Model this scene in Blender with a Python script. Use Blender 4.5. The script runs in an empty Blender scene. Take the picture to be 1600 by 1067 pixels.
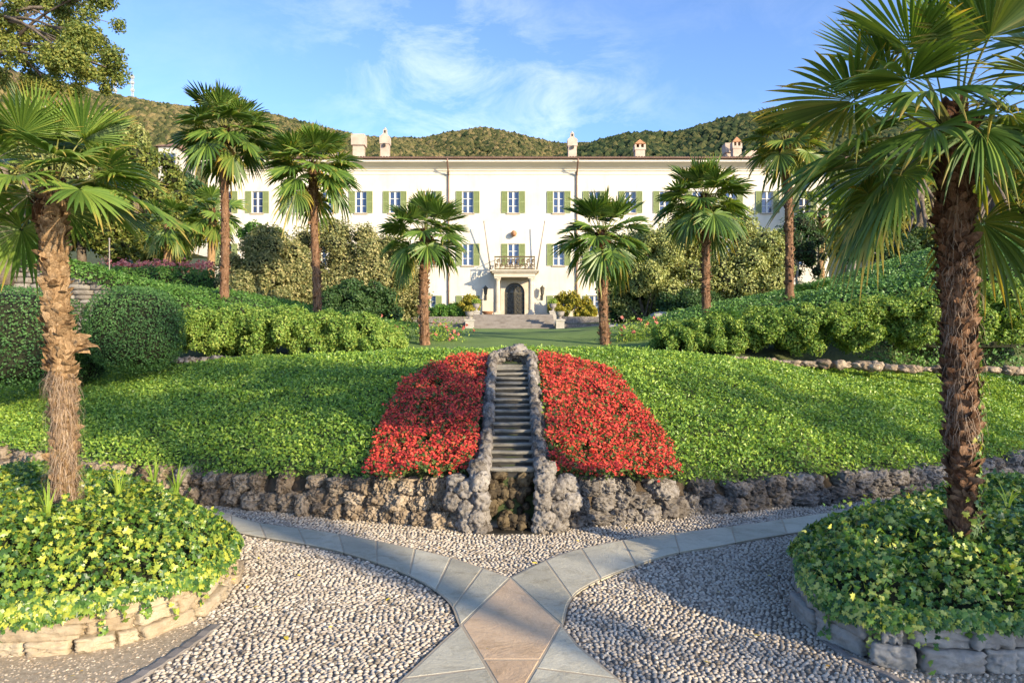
import bpy, math, random
import numpy as np
from mathutils import Vector, Matrix
R = math.radians
SC = bpy.context.scene
COL = SC.collection
rng = np.random.default_rng(7)
random.seed(7)
EYE, K, CX, CY = 1.7, 1100.0, 800.0, 533.5

def P(px, py, D):                       # a photo pixel at depth D -> world
    return np.array([(px - CX) * D / K, D, EYE + (CY - py) * D / K])
def G(px, py, z=0.0):                   # a photo pixel on the level z -> world xy
    D = (EYE - z) * K / (py - CY)
    return np.array([(px - CX) * D / K, D])

# ------------------------------------------------------------------ noise
def _h(ix, iy, iz, s):
    n = (ix * 374761393 + iy * 668265263 + iz * 2147483647 + s * 974711) & 0x7fffffff
    n = ((n ^ (n >> 13)) * 1274126177) & 0x7fffffff
    return ((n ^ (n >> 16)) & 0xffff) / 65535.0
def vnoise(p, s=0):
    p = np.asarray(p, float); i = np.floor(p).astype(np.int64); f = p - i; f = f * f * (3 - 2 * f)
    r = 0
    for a in (0, 1):
        for b in (0, 1):
            for c in (0, 1):
                w = (f[:, 0] if a else 1 - f[:, 0]) * (f[:, 1] if b else 1 - f[:, 1]) * (f[:, 2] if c else 1 - f[:, 2])
                r = r + w * _h(i[:, 0] + a, i[:, 1] + b, i[:, 2] + c, s)
    return r
def fbm(p, s=0, o=4):
    r = 0; a = .5
    for k in range(o):
        r = r + a * (vnoise(p, s + k) - .5) * 2; p = p * 2.03 + 11.3; a *= .5
    return r
def unit(v):
    return v / np.maximum(np.linalg.norm(v, axis=-1, keepdims=True), 1e-9)

# ------------------------------------------------------------------ objects
def tag(o, label=None, cat=None, group=None, kind=None):
    if label: o['label'] = label
    if cat: o['category'] = cat
    if group: o['group'] = group
    if kind: o['kind'] = kind
    return o
def empty(name, loc, rz=0, **kw):
    o = bpy.data.objects.new(name, None); COL.objects.link(o)
    o.location = tuple(float(c) for c in loc); o.rotation_euler = (0, 0, rz); o.empty_display_size = .1
    return tag(o, **kw)
def link(name, me, parent=None, loc=None, **kw):
    o = bpy.data.objects.new(name, me); COL.objects.link(o)
    if parent: o.parent = parent
    if loc is not None: o.location = tuple(float(c) for c in loc)
    return tag(o, **kw)
def mesh_np(name, V, faces, mats, midx=None, smooth=False, attrs=None):
    """faces: list of (n,k) integer arrays; midx: list of material index (int) per array"""
    me = bpy.data.meshes.new(name)
    V = np.asarray(V, np.float32)
    faces = [np.asarray(f, np.int32) for f in faces]
    keep = [k for k, f in enumerate(faces) if len(f)]
    if midx is None: midx = [0] * len(faces)
    midx = [midx[k] for k in keep]; faces = [faces[k] for k in keep]
    nl = sum(f.size for f in faces); npoly = sum(len(f) for f in faces)
    me.vertices.add(len(V)); me.vertices.foreach_set('co', V.ravel())
    me.loops.add(nl); me.polygons.add(npoly)
    me.loops.foreach_set('vertex_index', np.concatenate([f.ravel() for f in faces]))
    tot = np.concatenate([np.full(len(f), f.shape[1], np.int32) for f in faces])
    st = np.concatenate([[0], np.cumsum(tot)[:-1]]).astype(np.int32)
    me.polygons.foreach_set('loop_start', st)
    me.polygons.foreach_set('material_index', np.concatenate([np.full(len(f), m, np.int32) for f, m in zip(faces, midx)]))
    me.polygons.foreach_set('use_smooth', np.full(npoly, bool(smooth)))
    for m in (mats if isinstance(mats, (list, tuple)) else [mats]): me.materials.append(m)
    if attrs:
        for k, a in attrs.items():
            at = me.attributes.new(k, 'FLOAT', 'POINT'); at.data.foreach_set('value', np.asarray(a, np.float32))
    me.update(calc_edges=True); me.validate()
    return me
class MB:
    """collects boxes, tubes and the like for ONE mesh"""
    def __init__(s): s.v = []; s.f = []; s.m = []; s.n = 0
    def add(s, V, F, m=0):
        V = np.asarray(V, float).reshape(-1, 3)
        s.v.append(V)
        for f in F: s.f.append(tuple(int(i) + s.n for i in f)); s.m.append(m)
        s.n += len(V); return s
    def box(s, x0, x1, y0, y1, z0, z1, m=0):
        V = [(x, y, z) for x in (x0, x1) for y in (y0, y1) for z in (z0, z1)]
        return s.add(V, [(0, 1, 3, 2), (4, 6, 7, 5), (0, 4, 5, 1), (2, 3, 7, 6), (0, 2, 6, 4), (1, 5, 7, 3)], m)
    def tube(s, pts, r, n=8, m=0, cap=True):
        pts = np.asarray(pts, float); r = np.broadcast_to(np.asarray(r, float), (len(pts),))
        V = []; 
        T = unit(np.gradient(pts, axis=0)) if len(pts) > 1 else None
        for p, t, rr in zip(pts, T, r):
            a = np.array([0, 0, 1.]) if abs(t[2]) < .9 else np.array([1., 0, 0])
            u = unit(np.cross(a, t)); w = np.cross(t, u)
            for k in range(n):
                q = 2 * math.pi * k / n; V.append(p + rr * (math.cos(q) * u + math.sin(q) * w))
        F = [(i * n + k, i * n + (k + 1) % n, (i + 1) * n + (k + 1) % n, (i + 1) * n + k) for i in range(len(pts) - 1) for k in range(n)]
        if cap: F += [tuple(range(n))[::-1], tuple((len(pts) - 1) * n + k for k in range(n))]
        return s.add(V, F, m)
    def lathe(s, prof, c=(0, 0, 0), n=16, m=0):
        V = [(c[0] + r * math.cos(2 * math.pi * k / n), c[1] + r * math.sin(2 * math.pi * k / n), c[2] + z) for r, z in prof for k in range(n)]
        F = [(i * n + k, i * n + (k + 1) % n, (i + 1) * n + (k + 1) % n, (i + 1) * n + k) for i in range(len(prof) - 1) for k in range(n)]
        F += [tuple(range(n))[::-1], tuple((len(prof) - 1) * n + k for k in range(n))]
        return s.add(V, F, m)
    def mesh(s, name, mats, smooth=False, bevel=0):
        me = bpy.data.meshes.new(name); V = np.concatenate(s.v)
        me.from_pydata([tuple(v) for v in V], [], s.f)
        for m in (mats if isinstance(mats, (list, tuple)) else [mats]): me.materials.append(m)
        me.polygons.foreach_set('material_index', s.m)
        me.polygons.foreach_set('use_smooth', [smooth] * len(s.f))
        me.update(); return me
    def build(s, name, mats, parent=None, loc=None, smooth=False, **kw):
        return link(name, s.mesh(name, mats, smooth), parent, loc, **kw)
def copy_tree(o, parent=None):
    c = o.copy(); COL.objects.link(c); c.parent = parent
    for ch in o.children: copy_tree(ch, c)
    return c

# ------------------------------------------------------------------ materials
def newmat(name):
    m = bpy.data.materials.new(name); m.use_nodes = True
    nt = m.node_tree; b = nt.nodes['Principled BSDF']; return m, nt, b
def nd(nt, t, **kw):
    n = nt.nodes.new(t)
    for k, v in kw.items():
        if k in n.inputs.keys() if hasattr(n, 'inputs') else False: n.inputs[k].default_value = v
        else: setattr(n, k, v)
    return n
def ramp(nt, cols, fac=None, pos=None):
    r = nt.nodes.new('ShaderNodeValToRGB'); e = r.color_ramp.elements
    while len(e) < len(cols): e.new(.5)
    for k, c in enumerate(cols):
        e[k].position = pos[k] if pos else k / max(1, len(cols) - 1); e[k].color = (*c, 1)
    if fac is not None: nt.links.new(fac, r.inputs['Fac'])
    return r
def coords(nt, space='Object'):
    return nt.nodes.new('ShaderNodeTexCoord').outputs[space]
def noise(nt, scale, detail=4, rough=.55, vec=None, dist=0):
    n = nt.nodes.new('ShaderNodeTexNoise'); n.inputs['Scale'].default_value = scale
    n.inputs['Detail'].default_value = detail; n.inputs['Roughness'].default_value = rough; n.inputs['Distortion'].default_value = dist
    nt.links.new(vec if vec is not None else coords(nt), n.inputs['Vector']); return n.outputs['Fac']
def mth(nt, op, a, b=None):
    n = nt.nodes.new('ShaderNodeMath'); n.operation = op
    for k, v in enumerate((a, b)):
        if v is None: continue
        if isinstance(v, (int, float)): n.inputs[k].default_value = v
        else: nt.links.new(v, n.inputs[k])
    return n.outputs[0]
def mixc(nt, fac, a, b, mode='MIX'):
    n = nt.nodes.new('ShaderNodeMix'); n.data_type = 'RGBA'; n.blend_type = mode
    for s, v in ((0, fac), (6, a), (7, b)):
        if isinstance(v, (int, float)): n.inputs[s].default_value = v
        elif isinstance(v, tuple): n.inputs[s].default_value = (*v, 1)
        else: nt.links.new(v, n.inputs[s])
    return n.outputs[2]
def bump(nt, b, h, strength=.5, dist=.01):
    n = nt.nodes.new('ShaderNodeBump'); n.inputs['Strength'].default_value = strength; n.inputs['Distance'].default_value = dist
    nt.links.new(h, n.inputs['Height']); nt.links.new(n.outputs[0], b.inputs['Normal'])
def rand_island(nt):
    return nt.nodes.new('ShaderNodeNewGeometry').outputs['Random Per Island']
def leafmat(name, cols, transl=.3, nscale=1.5, rough=.45, spec=.35, tcol=None, tip=None, nw=.55, gain=1.45):
    cols = [tuple(min(.85, c * gain) for c in q) for q in cols]
    m, nt, b = newmat(name)
    f = mth(nt, 'ADD', mth(nt, 'MULTIPLY', rand_island(nt), 1 - nw), mth(nt, 'MULTIPLY', noise(nt, nscale, 3), nw))
    c = ramp(nt, cols, f, [0.18 + .64 * k / (len(cols) - 1) for k in range(len(cols))]).outputs[0]
    if tip:
        a = nt.nodes.new('ShaderNodeAttribute'); a.attribute_name = 'tip'
        t = ramp(nt, [(0, 0, 0), (1, 1, 1)], mth(nt, 'ADD', a.outputs['Fac'], mth(nt, 'MULTIPLY', mth(nt, 'SUBTRACT', rand_island(nt), .5), .3)), [tip[1], min(1, tip[1] + .3)]).outputs[0]
        c = mixc(nt, t, c, tip[0])
    nt.links.new(c, b.inputs['Base Color']); b.inputs['Roughness'].default_value = rough
    b.inputs['Specular IOR Level'].default_value = spec
    tr = nt.nodes.new('ShaderNodeBsdfTranslucent')
    tc = mixc(nt, 1.0, c, tcol or (1.5, 1.35, .5), 'MULTIPLY'); nt.links.new(tc, tr.inputs['Color'])
    mx = nt.nodes.new('ShaderNodeMixShader'); mx.inputs[0].default_value = transl
    nt.links.new(b.outputs[0], mx.inputs[1]); nt.links.new(tr.outputs[0], mx.inputs[2])
    nt.links.new(mx.outputs[0], nt.nodes['Material Output'].inputs['Surface'])
    return m
def surf(name, cols, scale=4, rough=.8, bs=.3, bd=.01, detail=5, island=0, spec=.3, metal=0, bscale=None, dist=0, pos=None):
    m, nt, b = newmat(name)
    f = noise(nt, scale, detail, .6, dist=dist)
    if island: f = mth(nt, 'ADD', mth(nt, 'MULTIPLY', f, 1 - island), mth(nt, 'MULTIPLY', rand_island(nt), island))
    r = ramp(nt, cols, f, pos or [0.22 + .56 * k / max(1, len(cols) - 1) for k in range(len(cols))])
    nt.links.new(r.outputs[0], b.inputs['Base Color']); b.inputs['Roughness'].default_value = rough
    b.inputs['Specular IOR Level'].default_value = spec; b.inputs['Metallic'].default_value = metal
    if bs: bump(nt, b, noise(nt, bscale or scale * 4, 6, .65), bs, bd)
    return m

M = {}
M['stucco'] = surf('cream_stucco', [(.58, .53, .44), (.645, .595, .50), (.68, .635, .54)], .35, .9, .12, .01, bscale=9)
M['cornice'] = surf('cornice_plaster', [(.56, .51, .42), (.64, .585, .49)], .8, .85, .1, .01)
M['stone_trim'] = surf('pale_portico_stone', [(0.429, 0.351, 0.257), (0.53, 0.46, 0.359), (0.577, 0.523, 0.429)], 1.6, .8, .3, .01)
M['roof'] = surf('old_roof_tiles', [(.13, .07, .05), (.22, .12, .08), (.3, .19, .13)], 2, .85, .5, .04, island=.5)
M['eave'] = surf('dark_eave_board', [(.05, .03, .022), (.09, .055, .04)], 3, .7, .2)
M['shutter'] = surf('sage_green_shutter_paint', [(.18, .22, .085), (.235, .275, .115)], 3, .55, .1)
M['frame'] = surf('white_window_paint', [(0.576, 0.56, 0.512), (0.64, 0.624, 0.576)], 3, .5, 0)
nt = M['stucco'].node_tree; b = nt.nodes['Principled BSDF']; lk = b.inputs['Base Color'].links[0].from_socket
mp = nt.nodes.new('ShaderNodeMapping'); mp.inputs['Scale'].default_value = (1.3, 1, .12); nt.links.new(coords(nt), mp.inputs['Vector'])
st = ramp(nt, [(.80, .76, .70), (1, 1, 1)], noise(nt, 1.0, 8, .7, mp.outputs[0]), [.30, .52]).outputs[0]
st2 = ramp(nt, [(.88, .85, .80), (1, 1, 1)], noise(nt, .5, 5, .6), [.38, .55]).outputs[0]
nt.links.new(mixc(nt, .6, mixc(nt, .55, lk, st, 'MULTIPLY'), st2, 'MULTIPLY'), b.inputs['Base Color'])
m, nt, b = newmat('window_glass'); b.inputs['Base Color'].default_value = (.03, .05, .11, 1); b.inputs['Roughness'].default_value = .06
b.inputs['Specular IOR Level'].default_value = .9; bump(nt, b, noise(nt, 1.2, 2), .25, .05); M['glass'] = m
M['sill'] = surf('stone_sill', [(.32, .26, .19), (.45, .37, .28)], 4, .8, .2)
M['pipe'] = surf('copper_brown_pipe', [(.16, .09, .065), (.25, .16, .12)], 2, .5, 0, metal=.3)
M['iron'] = surf('weathered_iron', [(.04, .037, .028), (.11, .10, .075)], 6, .6, .2)
M['railing'] = surf('aged_bronze_iron', [(.09, .065, .035), (.17, .125, .07)], 6, .6, .2)
M['terracotta'] = surf('terracotta', [(0.336, 0.16, 0.08), (0.416, 0.216, 0.112)], 5, .85, .2)
M['chimney'] = surf('weathered_chimney_plaster', [(0.346, 0.259, 0.202), (0.446, 0.36, 0.288), (0.504, 0.432, 0.36)], 1.5, .9, .3)
M['pole'] = surf('grey_pole_paint', [(.24, .21, .18), (.33, .29, .25)], 3, .5, 0)
M['step'] = surf('grey_step_stone', [(0.152, 0.132, 0.116), (0.232, 0.208, 0.188), (0.296, 0.272, 0.248)], 2.5, .85, .4, .01)
M['pedestal'] = surf('pale_weathered_stone', [(0.3, 0.27, 0.232), (0.42, 0.39, 0.338), (0.473, 0.45, 0.405)], 3, .85, .4)
M['urn'] = surf('lichen_grey_urn', [(.14, .12, .11), (.27, .24, .22), (.36, .34, .31)], 6, .85, .4)
M['soil'] = surf('brown_soil', [(.05, .035, .022), (.09, .065, .042), (.14, .105, .07)], 3, .95, .6, .03)
M['lawn'] = surf('mown_lawn', [(.10, .17, .04), (.15, .23, .055), (.20, .28, .075)], 1.2, .9, .5, .03, bscale=30)
M['mortar'] = surf('sandy_mortar_bed', [(.12, .10, .08), (.18, .15, .12), (.24, .2, .16)], 8, .95, .5, .006)

def pebblemat():
    m, nt, b = newmat('river_pebbles')
    c = ramp(nt, [(.19, .16, .125), (.39, .33, .26), (.57, .495, .4), (.62, .545, .45), (.43, .385, .33), (.70, .645, .555)], rand_island(nt)).outputs[0]
    c = mixc(nt, .35, c, ramp(nt, [(.3, .26, .2), (.7, .68, .62)], noise(nt, 1.1, 5)).outputs[0], 'MULTIPLY')
    c = mixc(nt, .2, c, ramp(nt, [(.2, .18, .15), (.9, .88, .84)], noise(nt, 60, 3)).outputs[0], 'OVERLAY')
    nt.links.new(c, b.inputs['Base Color']); b.inputs['Roughness'].default_value = .6; b.inputs['Specular IOR Level'].default_value = .3
    return m
M['pebble'] = pebblemat()
def slabmat(name, cols, sc=2.2):
    m, nt, b = newmat(name)
    f = mth(nt, 'ADD', mth(nt, 'MULTIPLY', noise(nt, sc, 6, .65, dist=.6), .7), mth(nt, 'MULTIPLY', rand_island(nt), .3))
    c = ramp(nt, cols, f, [.25, .5, .75]).outputs[0]
    c = mixc(nt, .4, c, ramp(nt, [(.2, .2, .2), (.8, .8, .8)], noise(nt, 38, 7, .78)).outputs[0], 'OVERLAY')
    c = mixc(nt, .5, c, ramp(nt, [(.55, .5, .42), (1, 1, 1)], noise(nt, 5, 8, .75, dist=.8), [.34, .5]).outputs[0], 'MULTIPLY')
    nt.links.new(c, b.inputs['Base Color']); b.inputs['Roughness'].default_value = .8; b.inputs['Specular IOR Level'].default_value = .18
    h = mth(nt, 'ADD', mth(nt, 'MULTIPLY', noise(nt, 3.5, 8, .7, dist=1.2), .8), mth(nt, 'MULTIPLY', noise(nt, 60, 4), .2))
    bump(nt, b, h, .55, .02); return m
M['slab'] = slabmat('blue_grey_slate_slab', [(0.375, 0.343, 0.256), (0.497, 0.459, 0.348), (0.606, 0.563, 0.431)])
M['pinkslab'] = slabmat('rosy_sandstone_slab', [(0.491, 0.338, 0.207), (0.608, 0.433, 0.273), (0.683, 0.514, 0.34)], 1.6)
M['joint'] = surf('pale_joint_mortar', [(0.357, 0.289, 0.202), (0.468, 0.391, 0.283)], 12, .9, .2, .003)
def rockmat(name, cols, pit=.9):
    m, nt, b = newmat(name)
    n1 = noise(nt, 7, 8, .7); v = nt.nodes.new('ShaderNodeTexVoronoi'); v.inputs['Scale'].default_value = 26
    nt.links.new(coords(nt), v.inputs['Vector'])
    f = mth(nt, 'ADD', mth(nt, 'MULTIPLY', n1, .75), mth(nt, 'MULTIPLY', rand_island(nt), .25))
    c = ramp(nt, cols, f, [.22, .45, .62, .8]).outputs[0]
    pitf = ramp(nt, [(.18, .15, .12), (1, 1, 1)], noise(nt, 16, 6, .75), [.40, .50]).outputs[0]
    c = mixc(nt, pit, c, pitf, 'MULTIPLY')
    nt.links.new(c, b.inputs['Base Color']); b.inputs['Roughness'].default_value = .92; b.inputs['Specular IOR Level'].default_value = .15
    h = mth(nt, 'ADD', noise(nt, 22, 9, .8), mth(nt, 'MULTIPLY', v.outputs['Distance'], .5)); bump(nt, b, h, .8, .012); return m
M['tufa'] = rockmat('pitted_tufa_rock', [(0.105, 0.0765, 0.0525), (0.254, 0.196, 0.137), (0.394, 0.319, 0.234), (0.525, 0.451, 0.347)], .75)
M['tufagrey'] = rockmat('grey_pitted_tufa', [(0.0905, 0.0753, 0.0633), (0.187, 0.166, 0.145), (0.278, 0.251, 0.223), (0.388, 0.358, 0.319)], .75)
M['brownrock'] = rockmat('dark_brown_rock', [(.035, .028, .02), (.075, .058, .038), (.14, .105, .06), (.22, .17, .09)])
M['bedstone'] = rockmat('sandy_bed_stone', [(0.25, 0.187, 0.121), (0.382, 0.302, 0.201), (0.455, 0.374, 0.261), (0.47, 0.403, 0.295)], .12)
M['greystone'] = rockmat('grey_bed_stone', [(0.166, 0.149, 0.132), (0.274, 0.256, 0.229), (0.356, 0.336, 0.301), (0.463, 0.439, 0.401)], .15)
M['drystone'] = rockmat('dry_stone', [(0.132, 0.111, 0.0902), (0.21, 0.186, 0.154), (0.276, 0.252, 0.215), (0.336, 0.312, 0.268)], .35)
M['cascade'] = surf('damp_cascade_stone', [(0.0675, 0.063, 0.0495), (0.171, 0.158, 0.131), (0.279, 0.261, 0.221)], 6, .6, .5, .008)
M['cascadedark'] = surf('near_black_stone', [(.02, .018, .015), (.05, .045, .035)], 6, .45, .4)  # near-black tone for the stair risers, the foot slab and chimney slots
m, nt, b = newmat('still_water'); b.inputs['Base Color'].default_value = (.02, .025, .02, 1); b.inputs['Roughness'].default_value = .08; M['water'] = m
M['bark'] = surf('grey_brown_bark', [(.06, .045, .032), (.14, .11, .08), (.22, .18, .14)], 6, .9, .8, .03)
M['palebark'] = surf('pale_bark', [(.25, .2, .15), (.42, .36, .29), (.5, .45, .38)], 6, .9, .6, .02)

def fibremat(name, cols, sc=(22, 22, 5)):
    m, nt, b = newmat(name)
    mp = nt.nodes.new('ShaderNodeMapping'); mp.inputs['Scale'].default_value = sc; nt.links.new(coords(nt), mp.inputs['Vector'])
    f = mth(nt, 'ADD', mth(nt, 'MULTIPLY', noise(nt, 1.2, 7, .7, mp.outputs[0], .8), .75), mth(nt, 'MULTIPLY', rand_island(nt), .25))
    nt.links.new(ramp(nt, cols, f, [.25, .42, .58, .75]).outputs[0], b.inputs['Base Color'])
    b.inputs['Roughness'].default_value = .95; b.inputs['Specular IOR Level'].default_value = .1
    bump(nt, b, noise(nt, 2.2, 8, .75, mp.outputs[0], .5), 1, .03); return m
M['fibre'] = fibremat('palm_trunk_fibre', [(0.0437, 0.0223, 0.0115), (0.153, 0.0812, 0.0449), (0.306, 0.177, 0.103), (0.481, 0.308, 0.199)])
M['fibrelight'] = fibremat('sandy_palm_fibre', [(0.121, 0.0656, 0.0312), (0.308, 0.191, 0.0944), (0.485, 0.323, 0.179), (0.617, 0.445, 0.273)])
M['fibredark'] = fibremat('rusty_collar_fibre', [(.03, .014, .008), (.085, .04, .02), (.16, .08, .042), (.25, .14, .08)])
M['hair'] = surf('loose_fibre_strands', [(0.16, 0.104, 0.064), (0.304, 0.216, 0.144), (0.4, 0.304, 0.216)], 5, .9, 0, island=.7)

GREEN_PALM = [(.036, .072, .014), (.078, .138, .024), (.145, .205, .036)]
M['frond'] = leafmat('palm_blade', GREEN_PALM, .3, 1.2, .4, .4, tip=((.30, .23, .05), .86), nw=.4)
M['frondold'] = leafmat('old_palm_blade', [(.045, .085, .018), (.10, .155, .03), (.2, .2, .045)], .32, 1.2, .45, .35, tip=((.46, .34, .06), .72), nw=.4)
M['frondlight'] = leafmat('bright_palm_blade', [(.05, .10, .018), (.105, .17, .03), (.18, .24, .045)], .35, 1.2, .4, .4, tip=((.4, .3, .07), .85), nw=.4)
M['dryfrond'] = leafmat('dry_palm_blade', [(.2, .12, .05), (.32, .2, .09), (.42, .3, .14)], .2, 1.5, .7, .1)
M['petiole'] = surf('palm_leaf_stalk', [(.12, .14, .03), (.24, .23, .07)], 8, .5, 0)
M['mound'] = leafmat('ground_cover_leaf', [(0.0461, 0.104, 0.0162), (0.0999, 0.189, 0.0278), (0.192, 0.287, 0.0417), (0.32, 0.403, 0.0579)], .3, 1.3, .38, .45, nw=.5)
M['box'] = leafmat('clipped_dark_leaf', [(0.0216, 0.06, 0.0168), (0.0456, 0.108, 0.0288), (0.084, 0.162, 0.0456)], .2, 2.0, .45, .3)
M['hedge'] = leafmat('hedge_leaf', [(.03, .08, .014), (.062, .14, .026), (.12, .21, .04)], .28, 2.0, .45, .35)
M['azalea'] = leafmat('azalea_leaf', [(.045, .10, .018), (.105, .185, .032), (.19, .265, .05), (.29, .32, .075)], .3, 1.6, .5, .3)
M['ivy'] = leafmat('ivy_leaf', [(.026, .065, .014), (.06, .13, .022), (.14, .215, .032), (.31, .33, .045)], .3, 1.6, .35, .5, nw=.25)
M['ivydark'] = leafmat('dark_ivy_leaf', [(0.0215, 0.065, 0.0173), (0.0572, 0.13, 0.0247), (0.129, 0.221, 0.0346), (0.358, 0.377, 0.0865)], .26, 1.6, .35, .5, nw=.25)
M['bankivy'] = leafmat('bank_ivy_leaf', [(0.033, 0.0875, 0.0225), (0.0756, 0.163, 0.0383), (0.138, 0.244, 0.0563)], .25, 1.0, .4, .4, nw=.4)
M['tanshrub'] = leafmat('olive_tan_leaf', [(.05, .07, .026), (.125, .14, .055), (.235, .225, .095), (.36, .31, .15)], .25, .5, .55, .25, nw=.5)
M['sageshrub'] = leafmat('sage_leaf', [(.07, .10, .035), (.18, .215, .075), (.31, .325, .125), (.42, .42, .18)], .25, .5, .55, .25, nw=.5)
M['darkshrub'] = leafmat('deep_green_leaf', [(.018, .045, .016), (.038, .078, .024), (.07, .12, .034)], .22, .7, .45, .3)
M['treeleaf'] = leafmat('tree_leaf', [(0.0357, 0.0638, 0.0153), (0.085, 0.119, 0.0255), (0.162, 0.178, 0.0382), (0.246, 0.238, 0.0595)], .35, .6, .5, .3, nw=.5)
M['backleaf'] = leafmat('background_leaf', [(.055, .08, .026), (.12, .145, .046), (.22, .235, .08), (.32, .30, .11)], .25, .3, .55, .2, nw=.5)
M['yellowbush'] = leafmat('golden_bush_leaf', [(.09, .11, .018), (.2, .19, .025), (.36, .28, .04)], .3, 1.5, .5, .3)
M['grassblade'] = leafmat('grass_blade', [(.1, .18, .025), (.18, .27, .035), (.3, .36, .06)], .4, 2, .45, .3)
M['fern'] = leafmat('fern_leaf', [(.03, .09, .012), (.06, .15, .02), (.11, .22, .03)], .35, 2, .45, .3)
M['redflower'] = leafmat('red_begonia_petal', [(0.231, 0.018, 0.0225), (0.462, 0.045, 0.035), (0.63, 0.0975, 0.05)], .25, 2.5, .5, .3, tcol=(1.3, .8, .5), nw=.3)
M['bedleaf'] = leafmat('begonia_leaf', [(.035, .045, .016), (.055, .085, .022), (.09, .13, .03)], .25, 2.5, .45, .3)
M['pinkflower'] = leafmat('pink_red_flower', [(.38, .10, .09), (.5, .17, .14), (.55, .25, .2)], .2, 2, .5, .2, tcol=(1.2, .9, .7))
M['woodland'] = leafmat('far_wood_crown', gain=.95, cols=[(.02, .034, .014), (.06, .068, .024), (.12, .11, .042), (.20, .155, .07)], transl=.05, nscale=.02, rough=.8, spec=.1, nw=.4)
M['woodland2'] = leafmat('far_wood_crown_green', [(.012, .025, .012), (.03, .048, .02), (.062, .078, .028), (.11, .105, .04)], .05, .02, .8, .1, nw=.4, gain=.95)
M['hill'] = surf('wooded_hill_floor', [(.04, .045, .016), (.09, .085, .03), (.15, .12, .055)], .02, .95, 0)
M['yleaf'] = leafmat('fallen_leaf', [(.35, .28, .03), (.5, .38, .05), (.4, .2, .06)], .1, 3, .6, .2)
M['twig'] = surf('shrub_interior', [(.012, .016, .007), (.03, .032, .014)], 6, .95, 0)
M['whitewall'] = surf('white_house_wall', [(0.45, 0.413, 0.36), (0.54, 0.51, 0.45)], .5, .9, .1)
M['mast'] = surf('galvanised_mast', [(.3, .31, .3), (.42, .43, .42)], 1, .5, 0)

# ------------------------------------------------------------------ leaf templates (xy plane, +z up, y along)
T_LEAF = (np.array([(0, 0, 0), (-.3, .45, .09), (0, 1, -.04), (.3, .45, .09)]), [np.array([(0, 1, 2)]), np.array([(0, 2, 3)])])
T_OVAL = (np.array([(0, 0, 0), (-.26, .28, .07), (-.24, .68, .06), (0, 1, -.06), (.24, .68, .06), (.26, .28, .07), (0, .5, 0)]),
          [np.array([(0, 6, 1), (1, 6, 2), (2, 6, 3), (3, 6, 4), (4, 6, 5), (5, 6, 0)])])
_iv = [(0, 0), (.30, -.16), (.52, .12), (.30, .30), (.40, .62), (.14, .62), (0, 1.0), (-.14, .62), (-.40, .62), (-.30, .30), (-.52, .12), (-.30, -.16)]
T_IVY = (np.array([(x, y, -.10 * abs(x) - .12 * (y - .35) ** 2) for x, y in _iv] + [(0, .33, .03)]), [np.array([(k, (k + 1) % 12, 12) for k in range(12)])])
T_PETAL = (np.array([(0, 0, .12), (-.5, 0, .1), (-.36, .36, -.02), (0, .5, .1), (.36, .36, -.02), (.5, 0, .1), (.36, -.36, -.02), (0, -.5, .1), (-.36, -.36, -.02)]),
           [np.array([(0, k, k % 8 + 1) for k in range(1, 9)])])
T_NARROW = (np.array([(0, 0, 0), (-.11, .4, .03), (0, 1, -.1), (.11, .4, .03)]), [np.array([(0, 1, 2)]), np.array([(0, 2, 3)])])
# a little spray of five leaves used where single leaves would be under a pixel
_sv = []; _sf = []
for k, (a, e, l) in enumerate([(0, .5, 1), (1.3, .2, .85), (2.5, .35, .8), (3.8, .25, .9), (5.1, .4, .75)]):
    d = np.array([math.cos(a) * math.cos(e), math.sin(a) * math.cos(e), math.sin(e)]); s = np.array([-math.sin(a), math.cos(a), 0]) * .24
    o = len(_sv); _sv += [d * .05, d * .5 * l - s * l, d * l - np.array([0, 0, .12]), d * .5 * l + s * l]; _sf.append((o, o + 1, o + 2, o + 3))
T_SPRAY = (np.array(_sv), [np.array(_sf)])

def leaves(P_, N_, size, T, r, jit=.6, updir=None):
    """leaf templates at points P_ facing N_ -> V, faces (arrays)"""
    n = len(P_); N = unit(N_ + r.normal(0, jit, (n, 3)))
    a = r.normal(0, 1, (n, 3)) if updir is None else np.asarray(updir) + r.normal(0, .5, (n, 3))
    Y = unit(a - (a * N).sum(1, keepdims=True) * N); X = np.cross(Y, N)
    s = np.broadcast_to(np.asarray(size, float), (n,))[:, None, None]
    tv = T[0]
    V = P_[:, None, :] + s * (tv[None, :, 0:1] * X[:, None] + tv[None, :, 1:2] * Y[:, None] + tv[None, :, 2:3] * N[:, None])
    off = (np.arange(n) * len(tv))[:, None, None]
    F = [(f[None] + off).reshape(-1, f.shape[1]) for f in T[1]]
    return V.reshape(-1, 3), F
def merge(parts):
    """parts: list of (V, faces, midx) -> V, faces, midx"""
    Vs, Fs, Ms, o = [], [], [], 0
    for V, F, m in parts:
        Vs.append(V)
        for f in F: Fs.append(np.asarray(f) + o); Ms.append(m)
        o += len(V)
    return np.concatenate(Vs), Fs, Ms
def ico(sub):
    import bmesh
    bm = bmesh.new(); bmesh.ops.create_icosphere(bm, subdivisions=sub, radius=1)
    V = np.array([v.co[:] for v in bm.verts]); F = np.array([[v.index for v in f.verts] for f in bm.faces]); bm.free(); return V, F
ICO = {k: ico(k) for k in (1, 2, 3, 4, 5)}
def sphere_dirs(n, r, up=None):
    d = unit(r.normal(0, 1, (n, 3)))
    if up is not None: d[:, 2] = np.where(d[:, 2] < up, -d[:, 2], d[:, 2])
    return d

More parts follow.
